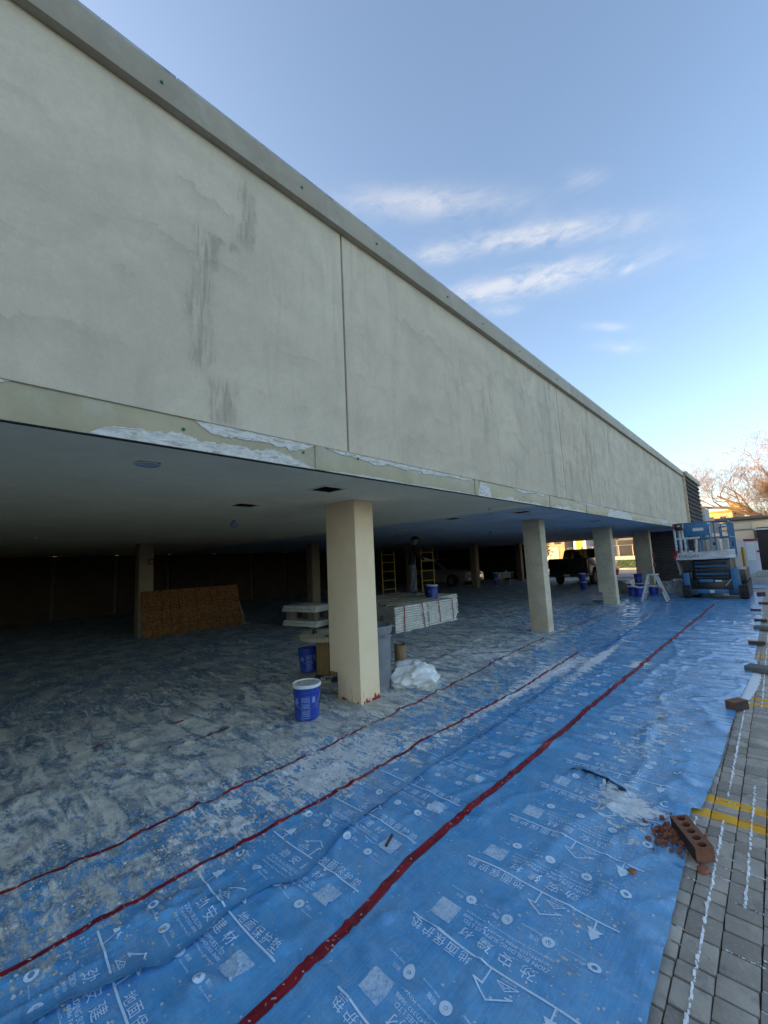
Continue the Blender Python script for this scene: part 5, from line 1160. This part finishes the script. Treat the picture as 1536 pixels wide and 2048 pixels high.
# banner wrapped round the deck
m = MB(); nx, nz = 60, 8; vs = []
for j in range(nz+1):
    for i in range(nx+1):
        x = -.97+1.62*i/nx; u_ = i/nx; sag = -.03*math.sin(u_*math.pi)+.05*u_; z = 1.28+sag*.6+(.24+.03*u_)*j/nz
        vs.append((x, -.045-.025*mnoise.fractal(Vector((x*2.3, z*14, 1)), 1, 2, 4)+(.10*max(0, u_-.9)/.1), z))
m.add(vs, [(j*(nx+1)+i, j*(nx+1)+i+1, (j+1)*(nx+1)+i+1, (j+1)*(nx+1)+i) for j in range(nz) for i in range(nx)])
bnr = lp(m, 'wrapped_banner', M_PFILM, pf, smooth=60)
V_, F_, sz = text2d('TORGAN'); k_ = .56/sz[0]
MB().add([(-.84+a*k_, -.082, 1.335+b*k_*1.15+.03*a*k_) for a, b in V_], F_).build('banner_lettering', plain('grey_lettering', (.13, .13, .13), .7, 0, .3, 30, 0), bnr)
for i in range(4): lp(MB().obox((-.95+.02*i, -.05, 1.34+.07*i), (.10, .12, .09), (.3*i, .4, .2*i)), 'red_bag', M_RED, pf, bevel=.03)
crumple('t', (0, 0, 0), (.16, .10, .12), M_PFILM, 5.5, None, None, 4).name = 'film_bundle'; q = bpy.data.objects['film_bundle']; q.parent = pf; q.location = (-.62, .12, 1.40)
m = MB(); vs = []      # hanging film on the left flank
for j in range(13):
    for i in range(9): vs.append((-.93+.035*mnoise.noise(Vector((i*.8, j*.5, 2)))+.006*(12-j), .0+.16*i, .75+.045*j))
m.add(vs, [(j*9+i, j*9+i+1, (j+1)*9+i+1, (j+1)*9+i) for j in range(12) for i in range(8)]); lp(m, 'hanging_film', M_PFILM, pf, smooth=60)

# ---- heap of clear film by the brick end
t = NT('clear_film_heap'); v = t.co(); t.bump(t.noise(v, 12, 6, .65, 1.5), .8, .03); M_CLEAR = t.set(t.mix(t.ramp(t.noise(v, 3, 5), .35, .65), (.34, .34, .32), (.52, .52, .49)), .25, 0, .6)
m = MB(); nx, ny = 46, 40; vs = []
for j in range(ny+1):
    for i in range(nx+1):
        u_, w_ = i/nx*2-1, j/ny*2-1; x, y = -3.05+u_*.95, 19.9+w_*1.2; b_ = max(0, 1-(u_*u_+w_*w_)); f_ = 1-abs(mnoise.fractal(Vector((x*1.6, y*1.6, 3)), 1, 2, 4))*1.6
        vs.append((x, y, .010+.72*b_**.7*max(.15, f_)*(.6+.4*max(0, w_))))
m.add(vs, [(j*(nx+1)+i, j*(nx+1)+i+1, (j+1)*(nx+1)+i+1, (j+1)*(nx+1)+i) for j in range(ny) for i in range(nx)]); o = m.build('plastic_sheet', M_CLEAR, smooth=50); tag(o, 'heap of crumpled translucent plastic sheet between the brick end and the lift', 'plastic sheet')
crumple('rubble_sack', (-4.72, 18.3, .012), (.34, .22, .30), plain('brown_sack', (.16, .14, .11), .8, 0, .2, 9, .4, 30), 8.2, 'brown sack slumped among the blue pails by the fourth column', 'sack', 4)
# white cloth table beyond the inner column
tb = tag(empty('folding_table', (-11.6, 22.5, .01), R(8)), 'small table under a white cloth beyond the inner column', 'table')
MB().box(-.35, .35, -.3, .3, .70, .735).build('table_top', M_LUMBER, tb)
for sx in (-.3, .3):
    for sy in (-.25, .25): MB().cyl((sx, sy, 0), (sx*.9, sy*.9, .70), .014, .014, 8).build('leg', M_STEEL, tb, smooth=50)
m = MB(); vs = []
for j in range(7):
    for i in range(15): vs.append((-.38+.76*i/14, -.335-.015*math.sin(i*1.3+j*.2)-.004*j, .74-.06*j-(.04*math.sin(i*.45) if j == 6 else 0)))
for i in range(15): vs.append((-.38+.76*i/14, .32, .742))
m.add(vs, [(j*15+i, j*15+i+1, (j+1)*15+i+1, (j+1)*15+i) for j in range(6) for i in range(14)]+[(i, 7*15+i, 7*15+i+1, i+1) for i in range(14)]); m.build('cloth', M_PFILM, tb, smooth=60)
MB().lathe([(0, .745), (.05, .745), (.055, .83), (.03, .85), (0, .852)], 14).build('t', M_WHITE).name = 'white_jar'; q = bpy.data.objects['white_jar']; q.location = (-11.55, 22.35, .012); tag(q, 'small white jar standing on the cloth covered table', 'jar')

# ---- vehicles
M_TYRE = plain('tyre', (.018, .018, .018), .85, 0, .2, 20, .3); M_RIM = plain('alloy_rim', (.30, .30, .31), .35, .8, .1, 20, 0); M_TAIL = plain('tail_lamp', (.25, .006, .010), .2, 0, .1, 20, 0)
def paint(name, col, rough=.22):
    t = NT(name); v = t.co(); t.b.inputs['Coat Weight'].default_value = .6; t.b.inputs['Coat Roughness'].default_value = .08
    return t.set(t.mix(t.ramp(t.noise(v, 3, 5), .4, .7, 0, .4), col, tuple(q*.7+.01 for q in col)), rough, .2)
t = NT('car_glass'); tr_ = t.n('ShaderNodeBsdfTransparent'); mx = t.n('ShaderNodeMixShader'); fr_ = t.n('ShaderNodeFresnel'); fr_.inputs[0].default_value = 1.6
tr_.inputs[0].default_value = (.30, .32, .32, 1); t.set((.01, .012, .012), .05); t.t.links.new(t.math('ADD', t.math('MULTIPLY', fr_.outputs[0], .8), .12), mx.inputs[0]); t.t.links.new(tr_.outputs[0], mx.inputs[1]); t.t.links.new(t.b.outputs[0], mx.inputs[2]); t.t.links.new(mx.outputs[0], t.o.inputs[0]); M_GLASS = t.mat
def wheel(par, x, y, z, r_, w_=.22):
    s_ = 1 if x > 0 else -1; T = Matrix.Translation((x, y, z)) @ Matrix.Rotation(R(90*s_), 4, 'Y')
    w = MB().lathe([(r_*.62, -w_/2), (r_*.9, -w_/2), (r_, -w_*.34), (r_, w_*.34), (r_*.9, w_/2), (r_*.62, w_/2)], 28).xf(T).build('wheel', M_TYRE, par, smooth=40)
    m = MB().lathe([(r_*.63, w_*.40), (r_*.60, w_*.46), (r_*.55, w_*.40), (r_*.15, w_*.34), (0, w_*.36)], 24)
    m.xf(T).build('rim', M_RIM, w, smooth=40)
    for k in range(6): a = k*math.pi/3; MB().obox((r_*.36*math.cos(a), r_*.36*math.sin(a), w_*.40), (r_*.46, r_*.10, .02), (0, 0, a)).xf(T).build('spoke', M_RIM, w)
def side_body(prof, hw, mat, par, name, bev=.05, taper=None):
    m = MB(); n = len(prof); st = [(-hw, 1), (-hw*.93, .0), (hw*.93, .0), (hw, 1)]
    m.prism(prof, 'x', -hw, hw)
    return m.build(name, mat, par, bevel=bev, seg=3)
# pickup: local +Y is forward, rear at y=0
M_PK = paint('black_car_paint', (.008, .008, .009))
pk = tag(empty('pickup_truck', (-7.93, 22.0, .01)), 'black pickup truck parked with its tailgate to the camera under the building', 'pickup truck')
side_body([(.02, .55), (.0, 1.32), (.06, 1.40), (1.85, 1.40), (1.85, 1.15), (3.9, 1.15), (4.2, 1.17), (5.55, 1.10), (5.75, .95), (5.78, .55), (5.6, .42), (5.12, .40), (5.05, .70), (4.75, .88), (4.40, .88), (4.12, .70), (4.05, .40), (1.72, .40), (1.65, .70), (1.40, .88), (1.02, .88), (.75, .70), (.68, .44)], .97, M_PK, pk, 'body', .05)
cab = MB(); A = [(1.90, 1.15), (1.98, 1.42), (2.12, 1.84), (3.45, 1.86), (4.15, 1.18)]
lo = [(-.94, y, z) for y, z in A]; ro = [(.94, y, z) for y, z in A]
vs = [((-.94+.16*max(0, z-1.3)/.55), y, z) for y, z in A]+[((.94-.16*max(0, z-1.3)/.55), y, z) for y, z in A]
cab.add(vs, [(0, 1, 2, 3, 4), (9, 8, 7, 6, 5), (0, 5, 6, 1), (1, 6, 7, 2), (2, 7, 8, 3), (3, 8, 9, 4)])
# roof + pillars rather than a solid cab so that light passes through the glass
roof = MB().add([(-.80, 2.10, 1.80), (.80, 2.10, 1.80), (.78, 3.48, 1.83), (-.78, 3.48, 1.83), (-.76, 2.16, 1.87), (.76, 2.16, 1.87), (.72, 3.40, 1.88), (-.72, 3.40, 1.88)], [(3, 2, 1, 0), (4, 5, 6, 7), (0, 1, 5, 4), (1, 2, 6, 5), (2, 3, 7, 6), (3, 0, 4, 7)]).build('roof', M_PK, pk, bevel=.02)
for s_ in (-1, 1):
    for (a, b) in (((.93, 1.93, 1.16), (.80, 2.14, 1.82)), ((.94, 3.0, 1.16), (.79, 3.0, 1.82)), ((.93, 4.1, 1.18), (.78, 3.46, 1.83))): MB().beam((s_*a[0], a[1], a[2]), (s_*b[0], b[1], b[2]), .09, .06).build('pillar', M_PK, pk, bevel=.01)
    for (y0, y1, yt0, yt1) in ((2.0, 2.95, 2.2, 2.96), (3.05, 4.0, 3.04, 3.42)): MB().add([(s_*.945, y0, 1.17), (s_*.945, y1, 1.17), (s_*.80, yt1, 1.80), (s_*.80, yt0, 1.80)], [(0, 1, 2, 3)]).build('side_window', M_GLASS, pk)
    wheel(pk, s_*.86, 1.20, .40, .40); wheel(pk, s_*.86, 4.58, .40, .40)
    MB().box(s_*.97-.06, s_*.97+.005, -.012, .10, .92, 1.30).build('tail_lamp', M_TAIL, pk, bevel=.01)
    MB().obox((s_*1.10, 3.75, 1.22), (.24, .10, .17)).build('door_mirror', M_PK, pk, bevel=.03)
    MB().box(s_*.972-.004, s_*.972+.012, 2.25, 2.45, 1.0, 1.03).build('door_handle', M_PK, pk)
MB().add([(-.90, 1.93, 1.17), (.90, 1.93, 1.17), (.78, 2.13, 1.80), (-.78, 2.13, 1.80)], [(0, 1, 2, 3)]).build('rear_window', M_GLASS, pk); MB().add([(-.90, 4.12, 1.19), (.90, 4.12, 1.19), (.76, 3.48, 1.82), (-.76, 3.48, 1.82)], [(0, 1, 2, 3)]).build('windscreen', M_GLASS, pk)
MB().box(-.80, .80, -.025, .01, .62, 1.38).build('tailgate', M_PK, pk, bevel=.02); MB().box(-.13, .13, -.035, -.024, 1.18, 1.25).build('tailgate_handle', M_BLACK, pk); MB().box(-.98, .98, -.16, .05, .45, .62).build('rear_bumper', plain('dark_chrome', (.10, .11, .11), .3, .8, .1, 10, 0), pk, bevel=.03)
MB().box(-.16, .16, -.168, -.161, .50, .60).build('number_plate', M_WHITE, pk); MB().prism([(2.45, 1.88), (2.62, 1.88), (2.55, 1.96), (2.50, 1.98)], 'x', -.02, .02).build('fin_aerial', M_PK, pk)
for s_ in (-1, 1): MB().box(s_*.42-.2, s_*.42+.2, 2.9, 3.05, 1.0, 1.55).build('seat', M_BLACK, pk, bevel=.04); MB().box(s_*.42-.11, s_*.42+.11, 2.92, 3.0, 1.58, 1.74).build('headrest', M_BLACK, pk, bevel=.03)
# silver SUV nosing out of the dark, front towards +Y of its own frame
M_SV = paint('silver_car_paint', (.30, .30, .28)); sv = tag(empty('suv', (-17.6, 21.5, .01), R(-92)), 'silver suv in the dark with only its lit headlamp corner showing', 'car')
side_body([(.0, .45), (-.02, .95), (.15, 1.0), (3.1, 1.02), (4.35, .95), (4.58, .80), (4.62, .45), (4.45, .28), (4.05, .27), (3.98, .6), (3.70, .74), (3.40, .74), (3.12, .6), (3.05, .27), (1.35, .27), (1.28, .6), (1.0, .74), (.7, .74), (.42, .6), (.35, .30)], .93, M_SV, sv, 'body', .06)
vs = [(s_*(.90-.16*max(0, z-1.0)/.6), y, z) for s_ in (-1, 1) for y, z in ((.05, 1.0), (.35, 1.60), (2.2, 1.66), (3.15, 1.03))]
MB().add(vs, [(0, 1, 2, 3), (7, 6, 5, 4), (0, 4, 5, 1), (1, 5, 6, 2), (2, 6, 7, 3)]).build('cabin', M_SV, sv, bevel=.05); MB().add([(-.82, 3.18, 1.05), (.82, 3.18, 1.05), (.72, 2.28, 1.62), (-.72, 2.28, 1.62)], [(0, 1, 2, 3)]).build('windscreen', M_GLASS, sv)
for s_ in (-1, 1):
    wheel(sv, s_*.82, .85, .36, .36); wheel(sv, s_*.82, 3.55, .36, .36)
    MB().obox((s_*.70, 4.52, .76), (.36, .16, .15), (0, 0, R(-12*s_))).build('headlamp', plain('headlamp_glass', (.55, .55, .52), .1, .3, .1, 20, 0), sv, bevel=.03); MB().obox((s_*.70, 4.62, .45), (.28, .05, .07)).build('fog_lamp', M_WIRE, sv, bevel=.01)
    MB().add([(s_*.905, .5, 1.05), (s_*.905, 2.9, 1.05), (s_*.78, 2.2, 1.55), (s_*.80, .62, 1.55)], [(0, 1, 2, 3)]).build('side_window', M_GLASS, sv)
for z in (.60, .67, .74, .81): MB().box(-.50, .50, 4.60, 4.63, z, z+.03).build('grille_bar', M_WIRE, sv)
MB().box(-.85, .85, 4.56, 4.66, .36, .40).build('bumper_trim', M_WIRE, sv, bevel=.01)

# ---- far side of the road
M_FENCE = plain('galvanised_rail', (.34, .35, .36), .5, .5, .1, 10, 0); M_DKW = plain('dark_window', (.045, .05, .055), .15, 0, .2, 4, 0); M_GREYW = plain('grey_cladding', (.16, .165, .165), .8, 0, .12, 1.2, .2)
M_WSIGN = plain('white_cladding', (.62, .63, .64), .6, 0, .06, 1.5, .1); M_YSIGN = plain('yellow_panel', (.66, .60, .03), .5, 0, .12, 3, 0); M_OCH = plain('ochre_trim', (.60, .36, .05), .6, 0, .1, 3, 0)
def facade(name, label, x0, x1, y, dep, z0, z1, mat, wins, frame=M_WSIGN, pane=M_DKW, roof=None, cat='building'):
    o = empty(name, ((x0+x1)/2, y, z0)); tag(o, label, cat); w = x1-x0
    MB().box(-w/2, w/2, 0, dep, -.3, z1-z0).build('wall', mat, o)
    if roof: MB().box(-w/2-.15, w/2+.15, -.15, dep+.15, z1-z0+.001, z1-z0+roof[0]).build('roof', roof[1], o, bevel=.02)
    for (a, b, c_, d_) in wins:
        a, b = a-(x0+x1)/2, b-(x0+x1)/2; c_, d_ = c_-z0, d_-z0
        f_ = MB().box(a-.06, b+.06, -.05, -.002, c_-.06, d_+.06).build('window', frame, o); MB().box(a, b, -.062, -.052, c_, d_).build('pane', pane, f_)
    return o
facade('grey_building', 'grey building with dark windows beyond the grass verge', -16.5, -8.5, 60, 8, .6, 4.6, M_GREYW, [(-14.9, -13.0, 1.0, 3.0), (-10.5, -9.4, 1.0, 3.0)], M_GREYW, roof=(.25, M_DKW))
yb_ = tag(empty('framed_panel', (-11.75, 59.5, .65)), 'tall white panel with an ochre frame in front of the grey building', 'sign'); MB().box(-.42, .42, 0, .12, .35, 3.1).build('panel', M_WSIGN, yb_)
for a, b, c_, d_ in ((-.56, -.425, .25, 3.1), (.425, .56, .25, 3.1), (-.42, .42, .22, .345)): MB().box(a, b, -.06, .18, c_, d_).build('frame_bar', M_OCH, yb_)
fc = tag(empty('rail_fence', (-14, 56.5, .60)), 'thin grey railing in front of the grey building', 'fence')
for k in range(9): MB().cyl((-6+1.5*k, 0, 0), (-6+1.5*k, 0, 1.75), .03, .03, 8).build('post', M_FENCE, fc)
MB().cyl((-6, 0, 1.72), (6, 0, 1.72), .03, .03, 8).build('top_rail', M_FENCE, fc)
lw = MB().box(-22, -6, 55.2, 55.6, .3, 1.02).build('low_wall', M_CONC, bevel=.02); tag(lw, 'low pale concrete wall behind the grass verge', 'wall')
facade('white_building', 'white building with a yellow panel seen past the black pickup', -19.8, -18.2, 58, 6, .4, 3.75, M_WSIGN, [], roof=(.35, M_WSIGN)); q = bpy.data.objects['white_building']
MB().box(-.42, .28, -.06, -.002, .9, 2.9).build('yellow_panel', M_YSIGN, q); 
M_HB = plain('golden_brick_house', (.48, .34, .20), .85, 0, .15, 2, .4, 30); M_ROOFB = plain('brown_shingle', (.20, .13, .09), .9, 0, .2, 3, .4, 20)
M_CREAM = plain('cream_trim', (.66, .58, .44), .7, 0, .08, 3, 0)
for (x, y, w, h, lab, seed) in ((-31.0, 76, 7.0, 5.4, 'sunlit brick house with cream garage doors beyond the road', 1), (-24.2, 80, 6.0, 5.0, 'second sunlit house standing right of the first beyond the road', 2)):
    o = facade('brick_house', lab, x-w/2, x+w/2, y, 8, .6, h, M_HB, [(x-w*.40, x-w*.22, 3.3, 4.5), (x-w*.08, x+w*.12, 3.3, 4.5), (x+w*.24, x+w*.42, 3.3, 4.5), (x-w*.42, x-w*.30, 1.2, 2.6)], M_CREAM)
    MB().add([(-w/2-.4, -.5, h-.6), (w/2+.4, -.5, h-.6), (w/2+.4, 8.5, h-.6), (-w/2-.4, 8.5, h-.6), (-w/2+1.2, 4, h+1.8), (w/2-1.2, 4, h+1.8)], [(0, 1, 5, 4), (1, 2, 5), (2, 3, 4, 5), (3, 0, 4)]).build('roof', M_ROOFB, o)
    g = MB().box(-.3, 2.4, -.06, -.002, 0, 2.2).build('garage_door', M_CREAM, o)
    for k in range(4): MB().box(-.2, 2.3, -.075, -.062, .08+k*.54, .52+k*.54).build('door_panel', M_CREAM, g)
    MB().box(-2.4, -1.5, -.07, -.002, 0, 2.1).build('front_door', M_ROOFB, o)
t = NT('autumn_leaf'); oi = t.n('ShaderNodeNewGeometry'); v = t.co(); M_LEAF = t.set(t.mix(t.ramp(t.noise(v, 1.4, 3), .35, .65), (.16, .10, .02), (.30, .19, .035)), .8)
M_BARK = plain('bark', (.26, .175, .12), .95, 0, .2, 6, .6, 20)
def leafy(label, x, y, z0, h, r_, n, seed, name='autumn_shrub'):
    random.seed(seed); o = empty(name, (x, y, z0)); tag(o, label, 'shrub', 'golden shrubs beyond the road'); m = MB()
    MB().tube([(0, 0, -.1), (.1, .05, h*.35), (.0, .1, h*.6)], [.10, .07, .03], 7).build('trunk', M_BARK, o, smooth=60)
    for i in range(n):
        th, ph, rr_ = random.uniform(0, 6.28), math.acos(random.uniform(-1, 1)), random.random()**.4
        k = 1+.35*mnoise.noise(Vector((math.cos(th)*1.8, math.sin(th)*1.8, math.cos(ph)*2+seed)))
        c_ = Vector((r_*rr_*k*math.sin(ph)*math.cos(th), r_*rr_*k*math.sin(ph)*math.sin(th), h*.55+h*.5*rr_*k*math.cos(ph))); s_ = random.uniform(.08, .2)
        d1 = Vector((random.gauss(0, 1), random.gauss(0, 1), random.gauss(0, 1))).normalized(); d2 = d1.orthogonal().normalized()
        m.add([c_+d1*s_, c_+d2*s_*.6, c_-d1*s_, c_-d2*s_*.6], [(0, 1, 2, 3)])
    m.build('crown', M_LEAF, o); return o
leafy('golden shrub at the left edge of the far opening', -27.6, 66, .5, 3.2, 1.5, 900, 3); leafy('smaller golden shrub before the second house', -22.6, 68, .5, 2.2, 1.3, 700, 4); leafy('tall golden shrub behind the white building', -21.3, 72, .5, 4.2, 1.6, 900, 5); random.seed(11)

# ---- low beige building and clutter behind the lift
M_BGW = plain('beige_panel_wall', (.66, .58, .44), .8, 0, .06, 1.0, .15, 30); M_ROOFE = plain('dark_roof_edge', (.075, .07, .065), .7, 0, .15, 3, .1)
bb = tag(empty('low_building', (3.4, 34, -.05)), 'low beige panelled building with a dark flat roof edge behind the lift', 'building')
MB().box(-6.6, 7, .12, 9, 0, 3.30).build('wall', M_BGW, bb)
for k in range(6): MB().box(-6.6+k*2.25+.01, -6.6+(k+1)*2.25-.01, .0, .11, 2.72, 3.28).build('wall_panel', M_BGW, bb, bevel=.01)
MB().box(-6.75, 7.1, -.25, 9.2, 3.305, 3.50).build('roof_edge', M_ROOFE, bb, bevel=.02)
for k in range(6):
    if k == 0: continue
    x0 = -6.6+k*2.25
    if k in (1,): MB().box(x0+.05, x0+2.2, .04, .115, 1.9, 2.66).build('window', M_DKW, bb); continue
    MB().box(x0+.01, x0+2.24, .02, .11, .02, 2.70).build('wall_panel', M_BGW, bb, bevel=.01)
MB().box(-6.0, -4.6, .06, .116, .05, 2.1).build('door', M_WSIGN, bb)
gw = MB().box(-4.6, -2.78, 30.0, 32.5, -.06, 3.95).build('concrete_wall', M_CONC, bevel=.03); tag(gw, 'plain grey concrete wall past the dark brick end', 'wall')
bx = tag(empty('shipping_box', (.35, 30.2, -.05)), 'tall black closed container standing behind the concrete blocks', 'container'); MB().box(-1.05, 1.4, 0, 2.4, .25, 2.66).build('body', plain('black_panel', (.014, .016, .014), .6, 0, .2, 3, .2), bx, bevel=.02)
MB().box(-1.10, 1.45, -.06, -.002, 2.52, 2.60).build('top_strip', M_WHITE, bx); MB().box(-1.02, 1.38, -.04, -.002, .36, .40).build('bottom_strip', M_ROOFE, bx)
for x in (-.9, 0, .9): MB().box(x-.06, x+.06, .2, 2.2, 0, .25).build('skid', M_ROOFE, bx)
cb = tag(empty('sign_cabinet', (-.93, 27, -.05)), 'pale cabinet sign with a red header and rows of plates', 'sign'); MB().box(-.20, .30, 0, .35, .22, 1.92).build('cabinet', M_WSIGN, cb, bevel=.01); MB().box(-.22, .32, -.03, .36, 1.925, 2.03).build('red_header', M_RED, cb, bevel=.006)
for k in range(9): MB().box(-.15, .16, -.012, -.002, 1.0+k*.098, 1.07+k*.098).build('name_plate', M_FOAM, cb)
MB().box(.22, .34, -.012, -.002, 1.36, 1.46).build('red_plate', M_RED, cb); MB().box(-.2, .3, .02, .3, 0, .218).build('base', M_CONC, cb)
for i, (x0, x1, z0, z1, y) in enumerate(((-1.0, .7, -.05, .30, 24.2), (-.72, .9, .302, .56, 24.3), (-1.35, -.75, .302, .46, 24.25), (.72, 2.4, -.05, .32, 24.2))):
    o = MB().box(-(x1-x0)/2, (x1-x0)/2, -.28, .28, 0, z1-z0).build('concrete_block', M_CONC, bevel=.02, loc=((x0+x1)/2, y, z0)); tag(o, ('long bottom concrete block beside the lift track', 'upper concrete block carrying small dark lettering', 'small pale block on top at the left end', 'bottom concrete block farther right by the container')[i], 'concrete block', 'concrete blocks behind the lift')
V_, F_, sz = text2d('353 K'); k_ = .38/sz[0]; blk = bpy.data.objects['concrete_block.001']
MB().add([(-.42+a*k_, -.2815, .09+b*k_) for a, b in V_], F_).build('lettering', M_BLACK, blk)
po = tag(empty('yellow_bollard', (-1.0, 22.3, -.03)), 'yellow post standing right behind the lift', 'bollard'); MB().cyl((0, 0, 0), (0, 0, 1.60), .055, .055, 16).build('post', M_YEL, po, smooth=40); MB().lathe([(.055, 1.60), (.05, 1.64), (0, 1.66)], 16).build('cap', M_YEL, po, smooth=50)
for (x, y, w, h, dep, lab) in ((-6.9, 92, 4.2, 7.5, 8, 'sunlit yellow building with a long low roof behind the low beige one'), (-4.3, 96, 1.5, 8.8, 6, 'taller sunlit yellow block rising behind the low beige building')):
    facade('yellow_building', lab, x-w/2, x+w/2, y, dep, 0, h, plain('warm_yellow_wall', (.56, .42, .20), .8, 0, .1, 1, .1), [(x-w*.3, x-w*.1, h-1.6, h-.7), (x+w*.1, x+w*.3, h-1.6, h-.7)], M_CREAM, roof=(.3, M_OCH))

# ---- bare tree
def bare_tree(loc, label, seed):
    random.seed(seed); o = empty('bare_tree', loc); tag(o, label, 'tree'); trunk = MB(); limbs = MB(); tw = MB()
    def grow(p, d, L, r_, lvl, store):
        n = 5 if lvl < 3 else 4; pts = [p]; rs = [r_]; q = p.copy(); dd = d.copy()
        for i in range(n):
            bend = Vector((random.gauss(0, 1), random.gauss(0, 1), random.gauss(0, .8)))*(.13+.05*lvl); up = Vector((0, 0, .10 if lvl > 0 else .02))
            dd = (dd+bend+up).normalized(); q = q+dd*(L/n); pts.append(q.copy()); rs.append(max(.007, r_*(1-.62*(i+1)/n)))
        (trunk if lvl == 0 else limbs if lvl < 3 else tw).tube(pts, rs, 9 if lvl == 0 else 6 if lvl < 3 else 3)
        if lvl >= 5: return
        kids = {0: 7, 1: 7, 2: 7, 3: 5, 4: 4}[lvl]
        for k in range(kids):
            t_ = random.uniform(.30 if lvl else .35, 1.0); i = min(n-1, int(t_*n)); fr = t_*n-i; bp = pts[i].lerp(pts[i+1], fr); br_ = (rs[i]*(1-fr)+rs[i+1]*fr)
            ax = dd.cross(Vector((random.gauss(0, 1), random.gauss(0, 1), random.gauss(0, 1)))).normalized(); nd = (Matrix.Rotation(R(random.uniform(28, 62)), 3, ax) @ (pts[i+1]-pts[i]).normalized())
            grow(bp, nd.normalized(), L*random.uniform(.48, .72), br_*random.uniform(.42, .6), lvl+1, None)
        
    grow(Vector((0, 0, -.2)), Vector((.02, 0, 1)), 5.2, .42, 0, None)
    for (d, L) in (((-.62, -.1, .55), 6.2), ((.5, .2, .7), 6.0), ((-.1, .4, .95), 5.6), ((-.85, .15, .38), 5.0), ((.15, -.5, .8), 5.4)):
        grow(Vector((0, 0, 4.0)), Vector(d).normalized(), L, .24, 1, None)
    trunk.build('trunk', M_BARK, o, smooth=60); limbs.build('limbs', M_BARK, o, smooth=60); tw.build('crown', M_BARK, o); o.children[2]['kind'] = 'stuff'
    random.seed(5); return o
bare_tree((.1, 55, -.05), 'large bare tree glowing orange in low sun above the low building', 4)
